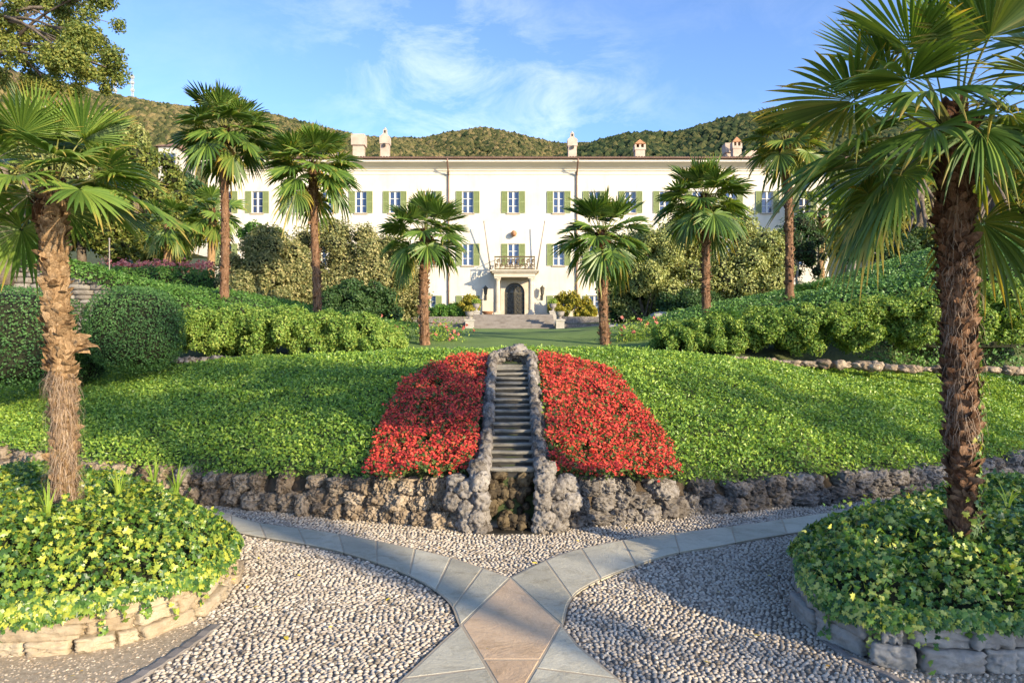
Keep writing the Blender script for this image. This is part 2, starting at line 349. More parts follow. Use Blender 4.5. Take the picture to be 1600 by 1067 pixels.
# ------------------------------------------------------------------ terrain
WX = np.array([-400, -60, -20, -14, -10, -6.8, -4.67, -3.31, -2.23, -1.2, -.35, 0, .41, 1.63, 2.62, 3.38, 4.22, 4.99, 6.5, 8.5, 12, 20, 60, 400])
WY = np.array([16, 16, 15, 13.4, 11.6, 9.3, 7.95, 7.43, 7.0, 6.64, 6.36, 6.28, 6.38, 6.87, 7.2, 7.43, 7.74, 8.07, 8.97, 10.3, 12.0, 14, 15, 15])
def W(x): return np.interp(x, WX, WY)
def zt(x): return np.interp(x, [-14, -6, -3.3, -1, 0, 1, 2, 3.4, 6.5, 12], [.3, .32, .33, .42, .45, .40, .30, .30, .28, .28])
def zc(x): return np.interp(x, [-14, -9, -5, -2, 0, 2, 3.5, 5, 8, 14], [.95, 1.06, 1.33, 1.46, 1.53, 1.49, 1.39, 1.22, 1.0, .9])
MD = 4.5
def mound_h(x, s):
    q = np.clip(s / MD, 0, 1)
    return zt(x) + (zc(x) - zt(x)) * (1 - (1 - q) ** 1.55)
CP = np.array([
 (0, 11, 1.5), (0, 13, 1.52), (0, 20, 1.75), (0, 30, 2.05), (0, 40, 2.35), (0, 48, 2.5), (4, 48, 2.5), (-4, 48, 2.5), (-3, 40, 2.35), (3.5, 40, 2.35), (-3, 30, 2.05), (3.2, 30, 2.05),
 (-7, 49, 2.7), (7, 49, 2.7), (-7, 50.5, 3.05), (7, 50.5, 3.05), (-7, 53, 3.45), (7, 53, 3.45), (0, 54, 3.6), (-10, 55, 3.65), (10, 55, 3.65), (0, 66, 3.7),
 (-2, 11.8, 1.46), (2, 11.8, 1.48), (-1.85, 14.7, 1.58), (1.95, 14.7, 1.58), (-5.5, 12.3, 1.3), (-8, 13, 1.2), (-3, 13.3, 1.48), (-5, 13.3, 1.42), (-8, 14.2, 1.5), (-3, 15.5, 1.75), (-7, 15.2, 1.75), (-11, 15, 1.5),
 (-7, 17, 2.8), (-4.7, 17, 2.35), (-3, 17.5, 2.05), (-11, 16.2, 3.35), (-14, 16.2, 3.6), (-11, 19, 3.4), (-15, 20, 3.9),
 (-6, 22, 2.5), (-3.5, 22, 2.1), (-9, 22, 3.0), (-12, 24, 3.4), (-18, 30, 4.2), (-9, 35, 3.2), (-14, 42, 3.7), (-25, 50, 4.2), (-22, 60, 4), 
 (5, 12, 1.25), (8, 12.5, 1.15), (3.5, 13, 1.5), (6, 13.2, 1.55), (9, 13.2, 1.6), (3, 15.5, 1.8), (4.7, 17, 2.45), (6.7, 17, 2.75), (7, 14.2, 1.7), (10, 14.0, 1.7), (13, 14, 1.8), (10, 16.8, 3.1), (13, 16.8, 3.8), (7.5, 16.8, 2.6), (12, 18, 4.2), (18, 20, 5.5),
 (6, 22, 2.6), (3.5, 22, 2.1), (9, 22, 3.3), (14, 26, 4.6), (20, 35, 5.5), (9, 35, 3.2), (14, 42, 3.8), (25, 50, 4.5), (22, 60, 4.2), (40, 40, 9), (-40, 40, 7), (40, 20, 8), (-40, 20, 6),
 (0, 90, 6), (60, 90, 12), (-60, 90, 12), (0, 150, 14), (120, 150, 30), (-120, 150, 30), (300, 150, 60), (-300, 150, 60), (0, 300, 30), (300, 300, 60), (-300, 300, 60)], float)
_d = np.linalg.norm(CP[:, None, :2] - CP[None, :, :2], axis=2)
_A = np.zeros((len(CP) + 1, len(CP) + 1)); _A[:-1, :-1] = _d + 1e-6 * np.eye(len(CP)); _A[-1, :-1] = 1; _A[:-1, -1] = 1
_w = np.linalg.solve(_A, np.append(CP[:, 2], 0))
def garden(x, y):
    x = np.asarray(x, float); y = np.asarray(y, float); sh = x.shape
    d = np.sqrt((x.ravel()[:, None] - CP[None, :, 0]) ** 2 + (y.ravel()[:, None] - CP[None, :, 1]) ** 2)
    return (d @ _w[:-1] + _w[-1]).reshape(sh)
def ground_h(x, y):
    x = np.asarray(x, float); y = np.asarray(y, float)
    s = y - W(x); m = mound_h(x, s); g = garden(x, y)
    t = np.clip((s - MD + .3) / 1.0, 0, 1); t = t * t * (3 - 2 * t)
    z = m * (1 - t) + g * t
    return np.where(s < .14, 0.0, z)
def gz(x, y): return float(ground_h(np.array([x]), np.array([y]))[0])

def smooth_closed(pts, n=160):
    pts = np.asarray(pts, float); k = len(pts); out = []
    for i in range(n):
        u = i * k / n; j = int(u); f = u - j
        p0, p1, p2, p3 = pts[(j - 1) % k], pts[j % k], pts[(j + 1) % k], pts[(j + 2) % k]
        out.append(.5 * (2 * p1 + (p2 - p0) * f + (2 * p0 - 5 * p1 + 4 * p2 - p3) * f * f + (3 * p1 - p0 - 3 * p2 + p3) * f ** 3))
    return np.array(out)
def smooth_open(pts, n=60):
    pts = np.asarray(pts, float); q = np.vstack([2 * pts[0] - pts[1], pts, 2 * pts[-1] - pts[-2]]); k = len(pts) - 1; out = []
    for i in range(n):
        u = min(i * k / (n - 1), k - 1e-9); j = int(u); f = u - j
        p0, p1, p2, p3 = q[j:j + 4]
        out.append(.5 * (2 * p1 + (p2 - p0) * f + (2 * p0 - 5 * p1 + 4 * p2 - p3) * f * f + (3 * p1 - p0 - 3 * p2 + p3) * f ** 3))
    return np.array(out)
def inside(poly, x, y):
    r = np.zeros(len(x), bool); n = len(poly)
    for i in range(n):
        x1, y1 = poly[i]; x2, y2 = poly[(i + 1) % n]
        if y1 == y2: continue
        c = ((y1 > y) != (y2 > y)) & (x < (x2 - x1) * (y - y1) / (y2 - y1) + x1); r ^= c
    return r
def dist_poly(poly, x, y, closed=True):
    a = np.asarray(poly); b = np.roll(a, -1, 0)
    if not closed: a, b = a[:-1], b[:-1]
    p = np.stack([x, y], 1); best = np.full(len(x), 1e9)
    for s, e in zip(a, b):
        d = e - s; L = max(d @ d, 1e-12); t = np.clip(((p - s) @ d) / L, 0, 1)
        best = np.minimum(best, np.linalg.norm(p - s - t[:, None] * d, axis=1))
    return best

xs = np.unique(np.concatenate([[-400, -300, -200, -140, -100, -70, -50, -40, -32, -26, -22, -18], np.arange(-15, 15.01, .3), [18, 22, 26, 32, 40, 50, 70, 100, 140, 200, 300, 400]]))
ss = np.concatenate([[-300, -150, -60, -30, -16, -10, -7, -5, -3, -1.5, -.5, .10, .16], np.arange(.4, 8, .3), np.arange(8, 20, .6), np.arange(20, 50, 1.5), [52, 58, 66, 80, 100, 130, 170, 220, 290]])
GX, GS = np.meshgrid(xs, ss, indexing='ij'); GY = GS + W(GX)
GZ = ground_h(GX, GY) - .012
ni, nj = GX.shape
idx = np.arange(ni * nj).reshape(ni, nj)
Q = np.stack([idx[:-1, :-1], idx[1:, :-1], idx[1:, 1:], idx[:-1, 1:]], -1).reshape(-1, 4)
def groundmat():
    m, nt, b = newmat('garden_ground')
    tc = coords(nt); sep = nt.nodes.new('ShaderNodeSeparateXYZ'); nt.links.new(tc, sep.inputs[0])
    grav = ramp(nt, [(.3, .235, .17), (.43, .35, .265), (.54, .46, .36)], noise(nt, 14, 8, .75), [.3, .5, .7]).outputs[0]
    earth = ramp(nt, [(.022, .035, .010), (.045, .062, .016), (.085, .10, .028)], noise(nt, 1.2, 6, .65), [.3, .5, .7]).outputs[0]
    f = ramp(nt, [(0, 0, 0), (1, 1, 1)], sep.outputs['Z'], [.02, .08]).outputs[0]
    nt.links.new(mixc(nt, f, grav, earth), b.inputs['Base Color']); b.inputs['Roughness'].default_value = .95
    bump(nt, b, noise(nt, 30, 8, .7), .7, .02); return m
link('ground', mesh_np('ground', np.stack([GX, GY, GZ], -1).reshape(-1, 3), [Q], groundmat(), smooth=True), kind='structure')

# ------------------------------------------------------------------ foreground paving
LBED = smooth_closed([G(0, 1022), G(80, 1020), G(160, 1012), G(250, 988), G(315, 957), G(354, 918), (-2.06, 5.15), (-2.42, 5.65), (-2.95, 6.15), (-3.6, 6.6), (-4.4, 7.1), (-5.2, 6.2), (-5.2, 5.0), (-4.4, 4.1), (-3.6, 3.86)])
RBED = smooth_closed([G(1256, 920), G(1264, 968), G(1300, 1005), G(1370, 1035), G(1450, 1046), G(1600, 1050), (3.9, 3.65), (5.0, 4.1), (5.6, 5.2), (5.4, 6.3), (4.6, 6.7), (3.85, 6.4), (3.05, 5.95), (2.35, 5.4), (1.98, 4.85)])
LT = smooth_open([(-5.5, 8.15), (-4.0, 7.05), G(310, 797), G(400, 819), G(500, 833), G(600, 851), G(700, 874), G(797, 907)])
LB = smooth_open([(-5.2, 7.7), (-3.85, 6.65), G(310, 824), G(400, 841), G(500, 858), G(575, 878), G(650, 908), G(700, 943), G(719, 982)])
RT = smooth_open([G(797, 907), G(850, 881), G(900, 863), G(1000, 843), G(1100, 831), G(1200, 818), G(1400, 789), (4.4, 7.3), (5.8, 8.1)])
RB = smooth_open([G(879, 982), G(889, 945), G(915, 921), G(975, 894), G(1050, 869), G(1125, 856), G(1200, 842), G(1400, 812), (4.3, 6.9), (5.6, 7.7)])
DIA = np.array([G(797, 907), G(721, 982), (0.0, 3.22), G(877, 982)])
LL = [G(719, 984), G(690, 1010), G(630, 1067), G(555, 1150)]
RL = [G(879, 984), G(903, 1015), G(965, 1067), G(1050, 1150)]
LEDGE = smooth_open([G(150, 1100), G(215, 1062), G(262, 1033), G(300, 1008), G(338, 980)], 20)     # dark edging strip by the left bed
slabs = []                                                                   # list of polygons
def strip(A, B, cuts, skew=0):
    A = np.asarray(A); B = np.asarray(B)
    def at(L, t):
        seg = np.linalg.norm(np.diff(L, axis=0), axis=1); c = np.concatenate([[0], np.cumsum(seg)]) / seg.sum()
        return np.array([np.interp(t, c, L[:, 0]), np.interp(t, c, L[:, 1])])
    for t0, t1 in zip(cuts[:-1], cuts[1:]):
        n = 5
        a = [at(A, t0 + (t1 - t0) * k / n) for k in range(n + 1)]; b_ = [at(B, t0 + (t1 - t0) * k / n) for k in range(n + 1)]
        slabs.append(np.array(a + b_[::-1]))
strip(LT, LB, [0, .12, .24, .34, .42, .50, .57, .64, .71, .775, .84, .90, .955, 1])
strip(RT, RB, [0, .07, .135, .20, .28, .37, .46, .55, .64, .74, .87, 1])
bot = np.array([0.0, 3.22])
slabs.append(np.array([DIA[1], LL[1], LL[2], DIA[1] * .42 + bot * .58]))
slabs.append(np.array([DIA[1] * .42 + bot * .58, LL[2], LL[3], bot]))
slabs.append(np.array([DIA[3], DIA[3] * .42 + bot * .58, RL[2], RL[1]]))
slabs.append(np.array([DIA[3] * .42 + bot * .58, bot, RL[3], RL[2]]))
def inset(poly, d):
    a = np.asarray(poly, float); c = a.mean(0); keep = []
    nx = np.roll(a, -1, 0); pv = np.roll(a, 1, 0)
    area = .5 * np.sum(a[:, 0] * nx[:, 1] - nx[:, 0] * a[:, 1]); sg = 1 if area > 0 else -1
    out = []
    for p, q, o in zip(a, nx, pv):
        e1 = unit(p - o); e2 = unit(q - p); n1 = sg * np.array([-e1[1], e1[0]]); n2 = sg * np.array([-e2[1], e2[0]])
        n = unit(n1 + n2); out.append(p + n * d / max(.4, n @ n1))
    return np.array(out), sg
def slab_mesh(polys, top, name, mat, gap=.0055):
    mb = MB()
    for p in polys:
        a, sg = inset(p, gap); b2, _ = inset(p, gap + .006)
        if sg < 0: a = a[::-1]; b2 = b2[::-1]
        n = len(a); z = top + .0025 + random.uniform(-.001, .001)
        V = [(x, y, -.005) for x, y in a] + [(x, y, z - .004) for x, y in a] + [(x, y, z) for x, y in b2]
        F = [(k, (k + 1) % n, n + (k + 1) % n, n + k) for k in range(n)] + [(n + k, n + (k + 1) % n, 2 * n + (k + 1) % n, 2 * n + k) for k in range(n)] + [tuple(2 * n + k for k in range(n))]
        mb.add(V, F)
    return mb.build(name, mat, kind='structure')
slab_mesh(slabs, .022, 'slab_path', M['slab'])
slab_mesh([np.array([DIA[0], DIA[1] * .62 + bot * .38, DIA[3] * .62 + bot * .38])], .022, 'unused', M['pinkslab']) if False else None
c1, c2 = DIA[1] * .52 + bot * .48, DIA[3] * .52 + bot * .48
slab_mesh([np.array([DIA[0], DIA[1], c1, c2, DIA[3]]), np.array([c1, bot, c2])], .0225, 'diamond_paving', M['pinkslab'])
# pale joint bed just below the slab tops
mb = MB()
for kz, p in enumerate(slabs + [DIA]):
    a, sg = inset(p, -.007)
    if sg < 0: a = a[::-1]
    mb.add([(x, y, .0200 + .00008 * kz) for x, y in a], [tuple(range(len(a)))])
mb.build('joint_bed', M['joint'], kind='structure')
# bedding mortar under the pebbles, a sheet following the wall
bx = np.linspace(-9, 9, 73); bt = np.linspace(0, 1, 30)
BX, BT = np.meshgrid(bx, bt, indexing='ij'); BY = 2.2 + BT * (W(BX) + .05 - 2.2)
bi = np.arange(BX.size).reshape(BX.shape)
link('pebble_bedding', mesh_np('pebble_bedding', np.stack([BX, BY, np.full_like(BX, .003)], -1).reshape(-1, 3),
     [np.stack([bi[:-1, :-1], bi[1:, :-1], bi[1:, 1:], bi[:-1, 1:]], -1).reshape(-1, 4)], M['mortar']), kind='structure')

def pebbles():
    r = np.random.default_rng(21)
    def rows(f_row, x0, x1, v0, v1, dv, du):
        out = []
        v = v0
        while v < v1:
            u = np.arange(x0, x1, du) + r.uniform(0, du); u = u + r.normal(0, du * .13, len(u))
            out.append(np.stack(f_row(u, np.full(len(u), v) + r.normal(0, dv * .13, len(u))), 1)); v += dv
        return np.concatenate(out)
    wav = lambda x, v: .05 * np.sin(3.1 * x + 1.3 * v) + .03 * np.sin(7.3 * x - 2.1 * v + 1)
    # columns: x, y, heading, halflength, halfwidth
    sets = []
    A = rows(lambda u, v: (u, v + wav(u, v) + .28 * (u + 1.5)), -3.6, .35, 2.0, 7.8, .0205, .034); sets.append((A, 'L'))
    B = rows(lambda u, v: (u, v + wav(u * 1.3 + 2, v) - .2 * u), -.2, 3.6, 2.6, 8.2, .0240, .031); sets.append((B, 'R'))
    C = rows(lambda u, v: (u, W(u) - .02 - v + .015 * np.sin(5 * u)), -6.5, 6.6, 0, 2.2, .0215, .034); sets.append((C, 'B'))
    Vs, Fs, o = [], [], 0
    slabsL = [np.vstack([LT, LB[::-1]]), np.vstack([RT, RB[::-1]]), np.array([DIA[1], LL[1], LL[2], LL[3], bot]), np.array([DIA[3], bot, RL[3], RL[2], RL[1]]), DIA]
    dome = np.array([(0, 0, 1.0)] + [(.62 * math.cos(a), .62 * math.sin(a), .80) for a in np.arange(6) * math.pi / 3] + [(math.cos(a), math.sin(a), .1) for a in (np.arange(6) + .5) * math.pi / 3])
    df = [(0, 1 + k, 1 + (k + 1) % 6) for k in range(6)] + [(1 + k, 7 + k, 1 + (k + 1) % 6) for k in range(6)] + [(1 + (k + 1) % 6, 7 + k, 7 + (k + 1) % 6) for k in range(6)]
    df = np.array(df)
    for S, kind in sets:
        x, y = S[:, 0], S[:, 1]
        ok = (y > 2.95) & (y < W(x) - .0)
        S = S[ok]; x, y = S[:, 0], S[:, 1]
        back = (y > np.interp(x, np.concatenate([LT[:-1, 0], RT[:, 0]]), np.concatenate([LT[:-1, 1], RT[:, 1]])))
        bad = np.zeros(len(x), bool)
        for p in slabsL: bad |= inside(p, x, y) | (dist_poly(p, x, y) < .012)
        bad |= inside(LBED, x, y) | inside(RBED, x, y)
        if kind == 'B': bad |= ~back
        else: bad |= back
        bad |= (x < np.interp(y, LEDGE[:, 1], LEDGE[:, 0]) + .03) & (y < LEDGE[:, 1].max() + .02) & (x < 0)
        bad |= (np.abs(x) * 1.0 > y * .78)                        # outside the frame
        if kind == 'L': bad |= x > 0
        if kind == 'R': bad |= x < 0
        S = S[~bad]; n = len(S)
        if kind == 'R': hd = r.normal(.3, .7, n); hl = r.uniform(.0135, .0205, n); hw = r.uniform(.0105, .0145, n)
        elif kind == 'L': hd = r.normal(.35, .28, n); hl = r.uniform(.0155, .0215, n); hw = r.uniform(.0085, .0125, n)
        else: hd = r.normal(.5, .5, n); hl = r.uniform(.014, .021, n); hw = r.uniform(.009, .013, n)
        hz = r.uniform(.0095, .0155, n)
        d = dome[None] * np.stack([hl * .92, hw * .92, hz], 1)[:, None] * r.uniform(.86, 1.12, (n, 13, 1))
        c, s_ = np.cos(hd)[:, None], np.sin(hd)[:, None]
        X = d[..., 0] * c - d[..., 1] * s_ + S[:, 0:1] + r.normal(0, .0006, (n, 13)); Y = d[..., 0] * s_ + d[..., 1] * c + S[:, 1:2]
        Z = d[..., 2] + .003 + r.normal(0, .002, (n, 1))
        Vs.append(np.stack([X, Y, Z], -1).reshape(-1, 3)); Fs.append((df[None] + (np.arange(n) * 13)[:, None, None]).reshape(-1, 3) + o); o += n * 13
    link('pebble_paving', mesh_np('pebble_paving', np.concatenate(Vs), [np.concatenate(Fs)], M['pebble'], smooth=True), kind='structure')
pebbles()
# dark stone edging by the left bed, and one by the right bed
def edging(path, w, name, mat):
    p = np.asarray(path); t = unit(np.gradient(p, axis=0)); n = np.stack([-t[:, 1], t[:, 0]], 1); mb = MB()
    A = p + n * w / 2; B = p - n * w / 2; k = len(p)
    zz = .022 + .004 * np.sin(np.arange(k) * 2.3)
    V = [(*a, 0) for a in A] + [(*a, z) for a, z in zip(A, zz)] + [(*b_, z) for b_, z in zip(B, zz)] + [(*b_, 0) for b_ in B]
    F = []
    for i in range(k - 1):
        for q in range(3): F.append((q * k + i, q * k + i + 1, (q + 1) * k + i + 1, (q + 1) * k + i))
    mb.add(V, F); return mb.build(name, mat, kind='structure')
edging(LEDGE, .05, 'kerb_strip', M['step'])
REDGE = smooth_open([G(1268, 985), G(1310, 1020), G(1350, 1042), G(1385, 1058), G(1430, 1080)], 16)
edging(REDGE, .035, 'kerb_strip', M['step'])
# loose gravel, bottom left
def gravel(name, poly, n, seed, smin, smax):
    r = np.random.default_rng(seed); poly = np.asarray(poly)
    lo, hi = poly.min(0), poly.max(0); p = r.uniform(lo, hi, (n * 3, 2)); p = p[inside(poly, p[:, 0], p[:, 1])][:n]; n = len(p)
    V0, F0 = ICO[1]; s = smin + (smax - smin) * r.random(n) ** 3
    V = V0[None] * (s[:, None, None] * np.array([1, .8, .55])) * r.uniform(.7, 1.2, (n, len(V0), 1)); a = r.uniform(0, 6.3, n)
    X = V[..., 0] * np.cos(a)[:, None] - V[..., 1] * np.sin(a)[:, None] + p[:, :1]; Y = V[..., 0] * np.sin(a)[:, None] + V[..., 1] * np.cos(a)[:, None] + p[:, 1:]
    VV = np.stack([X, Y, V[..., 2] + .006], -1).reshape(-1, 3); FF = (F0[None] + (np.arange(n) * len(V0))[:, None, None]).reshape(-1, 3)
    return mesh_np(name, VV, [FF], M['gravelstone'])
M['gravelstone'] = surf('loose_gravel', [(0.312, 0.238, 0.16), (0.433, 0.348, 0.248), (0.538, 0.451, 0.336)], 20, .9, 0, island=.8)
gp = [G(-60, 1018), G(100, 1018), G(250, 992), G(330, 962), G(338, 985), G(260, 1036), G(150, 1100), G(-60, 1110)]
M['grit'] = surf('sandy_grit', [(0.26, 0.2, 0.13), (0.39, 0.315, 0.217), (0.503, 0.416, 0.3)], 30, .95, .6, .01)
mb = MB(); mb.add([(p[0], p[1], .007) for p in gp], [tuple(range(len(gp)))[::-1]]); mb.build('gravel_ground', M['grit'], kind='structure')
link('gravel', gravel('gravel', gp, 3200, 5, .003, .012), kind='stuff', label='loose sandy gravel and grit beside the sunlit ivy bed wall', cat='gravel')
gp = [G(1290, 1002), G(1360, 1034), G(1450, 1047), G(1640, 1052), G(1640, 1110), G(1430, 1085), G(1350, 1045)]
mb = MB(); mb.add([(p[0], p[1], .0075) for p in gp], [tuple(range(len(gp)))]); mb.build('gravel_ground', M['grit'], kind='structure')
link('gravel', gravel('gravel', gp, 1600, 6, .003, .012), kind='stuff', label='shaded grey grit at the foot of the grey stone bed wall', cat='gravel')

# ------------------------------------------------------------------ rocks and stone walls
def rock(V0, F0, c, rad, rz, r, amp=.32, fr=2.2, boxy=0.0, pit=None):
    pit = amp if pit is None else pit
    d = V0.copy()
    if boxy: d = d / np.maximum(np.abs(d).max(1, keepdims=True), 1e-6) * boxy + d * (1 - boxy)
    off = r.uniform(0, 60, 3)
    n2 = fbm(V0 * fr * 2.9 + off, 5, 4)
    k = 1 + amp * fbm(V0 * fr + off, 3, 4) + .75 * amp * (.35 - np.abs(n2) * 1.6) - 1.1 * pit * np.maximum(0, fbm(V0 * fr * 3.6 + off, 9, 4) - .04)
    d = d * k[:, None] * np.asarray(rad)
    c_, s_ = math.cos(rz), math.sin(rz)
    return np.stack([d[:, 0] * c_ - d[:, 1] * s_, d[:, 0] * s_ + d[:, 1] * c_, d[:, 2]], 1) + np.asarray(c), F0
def rock_wall(name, x0, x1, label, mat, seed):
    r = np.random.default_rng(seed); parts = []
    V0, F0 = ICO[5]
    for row in range(3):
        x = x0 - r.uniform(0, .2)
        while x < x1:
            L = r.uniform(.15, .36) * (1, .85, .6)[row]; hz_ = float(zt(x)); n_r = 3 if hz_ > .38 else 2
            ang = math.atan(float(np.interp(x, WX, np.gradient(WY, WX)))); dx = L * math.cos(ang)
            if row < n_r and (row < n_r - 1 or r.random() < .85):
                hh = hz_ / n_r * r.uniform(.85, 1.3); y = float(W(x + dx / 2)) + .07 + .03 * row + r.uniform(-.035, .035)
                parts.append((*rock(V0, F0, (x + dx / 2, y, hz_ * (row + .45) / n_r), (L * .53, .17, hh * .60), ang + r.normal(0, .15), r, .38, 1.5, .3, .42), 0))
            x += dx * r.uniform(.86, 1.0)
    # packed earth and small chips behind the boulders
    xx = np.linspace(x0, x1, 60); yy = W(xx) + .07; 
    for xa, ya in zip(xx, yy):
        parts.append((*rock(ICO[2][0], ICO[2][1], (xa, ya + .1, zt(xa) * .42), (.13, .12, zt(xa) * .5), 0, r, .3), 1))
    V, F, m = merge([(v, [f], k) for v, f, k in parts])
    return link(name, mesh_np(name, V, F, [mat, M['soil']], m, smooth=True), label=label, cat='rock wall', group='rockery walls around the planted mound')
rock_wall('rock_wall', -9.0, -.36, 'low warm brown boulder wall curving left from the water stairs', M['tufa'], 31)
rock_wall('rock_wall', .36, 8.8, 'low boulder wall curving right from the water stairs, greyed for its shade', M['tufagrey'], 37)  # grey rock here puts the shade on this side into the colour

def bed_wall(name, poly, h, label, mat, seed, courses=2, boxy=.75):
    r = np.random.default_rng(seed); parts = []
    a = np.asarray(poly); seg = np.linalg.norm(np.diff(np.vstack([a, a[:1]]), axis=0), axis=1); c = np.concatenate([[0], np.cumsum(seg)]); T = c[-1]
    ax = np.append(a[:, 0], a[0, 0]); ay = np.append(a[:, 1], a[0, 1]); ctr = a.mean(0)
    z0 = 0
    for k in range(courses):
        hh = h / courses; t = r.uniform(0, .2); tend = t + T
        while t < tend - .05:
            L = min(r.uniform(.09, .42), tend - t)
            p = np.array([np.interp((t + L / 2) % T, c, ax), np.interp((t + L / 2) % T, c, ay)])
            q = np.array([np.interp((t + L / 2 + .05) % T, c, ax), np.interp((t + L / 2 + .05) % T, c, ay)]); e = q - p; rz = math.atan2(e[1], e[0])
            inn = unit(ctr - p); p = p + inn * (.07 + .015 * k + r.uniform(-.015, .02))
            if p[1] < 6.2:
                zz = z0 + hh * .5 + r.uniform(-.006, .006); hs = hh * r.uniform(.46, .56)
                parts.append((*rock(ICO[4][0], ICO[4][1], (p[0], p[1], zz), (L * .505, .10 + r.uniform(0, .03), hs), rz + r.normal(0, .06), r, .17, 2.3, boxy, .22), 0))
            t += L
        z0 += hh
    # mortar core
    core = MB(); n = len(a); inn = unit(ctr - a); A = a + inn * .035; B = a + inn * .22
    V = np.concatenate([np.c_[A, np.zeros(n)], np.c_[A, np.full(n, h * .9)], np.c_[B, np.full(n, h * .93)]])
    F = [np.array([(k, (k + 1) % n, n + (k + 1) % n, n + k) for k in range(n)] + [(n + k, n + (k + 1) % n, 2 * n + (k + 1) % n, 2 * n + k) for k in range(n)])]
    V, F, m = merge([(v, [f], k) for v, f, k in parts] + [(V, F, 1)])
    return link(name, mesh_np(name, V, F, [mat, M['joint']], m, smooth=True), label=label, cat='bed wall', group='stone walls of the two ivy beds')
bed_wall('bed_wall', LBED, .235, 'low sunlit sandy stone wall edging the ivy bed on the left', M['bedstone'], 3, 3, .93)
bed_wall('bed_wall', RBED, .25, 'low grey stone wall edging the ivy bed on the right', M['greystone'], 4, 2, .86)

# ------------------------------------------------------------------ ivy beds
def bed_dome(poly, n, r, hmax, hedge_, over=.03):
    a = np.asarray(poly); lo, hi = a.min(0) - over, a.max(0) + over
    p = r.uniform(lo, hi, (int(n * 2.2), 2)); d = dist_poly(a, p[:, 0], p[:, 1]); ins = inside(a, p[:, 0], p[:, 1])
    sd = np.where(ins, d, -d); ok = sd > -over; p, sd = p[ok][:n], sd[ok][:n]
    return p, sd
def dome_z(p, sd, h0, h1):
    t = np.clip((sd + .07) / .75, 0, 1)
    z = h0 + (h1 - h0) * (1 - (1 - t) ** 2.2)
    return z + .085 * fbm(np.c_[p * 2.6, np.zeros(len(p))], 9, 3)
def ivy_bed(name, poly, label, mat, seed, h0, h1, n=27000, hang=5200):
    r = np.random.default_rng(seed); p, sd = bed_dome(poly, n, r, 0, 0)
    e = .02
    z = dome_z(p, sd, h0, h1)
    ctr = np.asarray(poly).mean(0); out = unit(p - ctr)
    N = np.c_[out * np.clip(1 - sd / .55, 0, 1)[:, None] * 1.1, np.full(len(p), .9)]
    depth = r.random(len(p)) ** 1.6 * .09
    P0 = np.c_[p, z - depth]; size = r.uniform(.022, .05, len(p)) * (1 - .3 * depth / .09)
    V1, F1 = leaves(P0, unit(N), size, T_IVY, r, .8)
    # leaves hanging over the rim
    a = np.asarray(poly); k = r.integers(0, len(a), hang); f = r.random(hang)[:, None]; q = a[k] * (1 - f) + a[(k + 1) % len(a)] * f
    o2 = unit(q - ctr); lowk = fbm(np.c_[q * 2.3, np.zeros(hang)], 4, 2)
    tt = r.random(hang); reach = .10 + .10 * lowk
    zz = h0 + .05 - tt * np.clip(reach, .03, .2); off = .01 + .04 * np.sin(np.clip(tt, 0, 1) * 2.6) + r.uniform(-.02, .02, hang)
    P2 = np.c_[q + o2 * off[:, None], zz]; V2, F2 = leaves(P2, np.c_[o2, np.full(hang, .35)], r.uniform(.024, .05, hang), T_IVY, r, .4, (0, 0, -1))
    # single shoots that trail down the wall and others that stand up out of the mass
    ns = 46; k = r.integers(0, len(a), ns); TP = []; TN = []
    for q_ in k:
        c_ = a[q_]; o_ = unit(c_ - ctr); l_ = r.uniform(.10, .26); sd_ = np.array([-o_[1], o_[0]]) * r.normal(0, .25)
        for t_ in np.linspace(0, 1, 8): TP.append((*(c_ + o_ * (.06 - .015 * t_) + sd_ * l_ * t_), max(.02, h0 + .03 - l_ * t_))); TN.append((*o_, .3))
    ku = r.integers(0, len(P0), 260)
    for q_ in ku:
        for t_ in range(3): TP.append(P0[q_] + np.array([r.normal(0, .02), r.normal(0, .02), .03 + .035 * t_])); TN.append((r.normal(0, .6), r.normal(0, .6) - .3, .7))
    V3, F3 = leaves(np.array(TP), unit(np.array(TN)), r.uniform(.022, .045, len(TP)), T_IVY, r, .5)
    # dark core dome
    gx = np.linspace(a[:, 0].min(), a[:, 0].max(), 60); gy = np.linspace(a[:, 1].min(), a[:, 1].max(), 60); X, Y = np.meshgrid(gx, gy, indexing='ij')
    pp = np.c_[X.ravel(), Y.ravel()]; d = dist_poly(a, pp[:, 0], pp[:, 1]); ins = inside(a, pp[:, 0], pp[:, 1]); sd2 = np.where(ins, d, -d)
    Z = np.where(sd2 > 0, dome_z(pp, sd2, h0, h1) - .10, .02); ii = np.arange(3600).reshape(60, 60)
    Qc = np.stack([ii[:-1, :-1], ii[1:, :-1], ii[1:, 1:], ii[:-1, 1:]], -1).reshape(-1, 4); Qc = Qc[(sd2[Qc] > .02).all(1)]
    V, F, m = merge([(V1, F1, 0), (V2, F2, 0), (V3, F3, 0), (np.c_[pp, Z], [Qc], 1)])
    return link(name, mesh_np(name, V, F, [mat, M['twig']], m), kind='stuff', label=label, cat='ivy')
ivy_bed('ivy_cover', LBED, 'bright yellow-green ivy filling the sunlit bed below the shaggy palm', M['ivy'], 51, .27, .60)
ivy_bed('ivy_cover', RBED, 'darker green ivy filling the bed below the tall thick-trunked palm', M['ivydark'], 52, .27, .52)

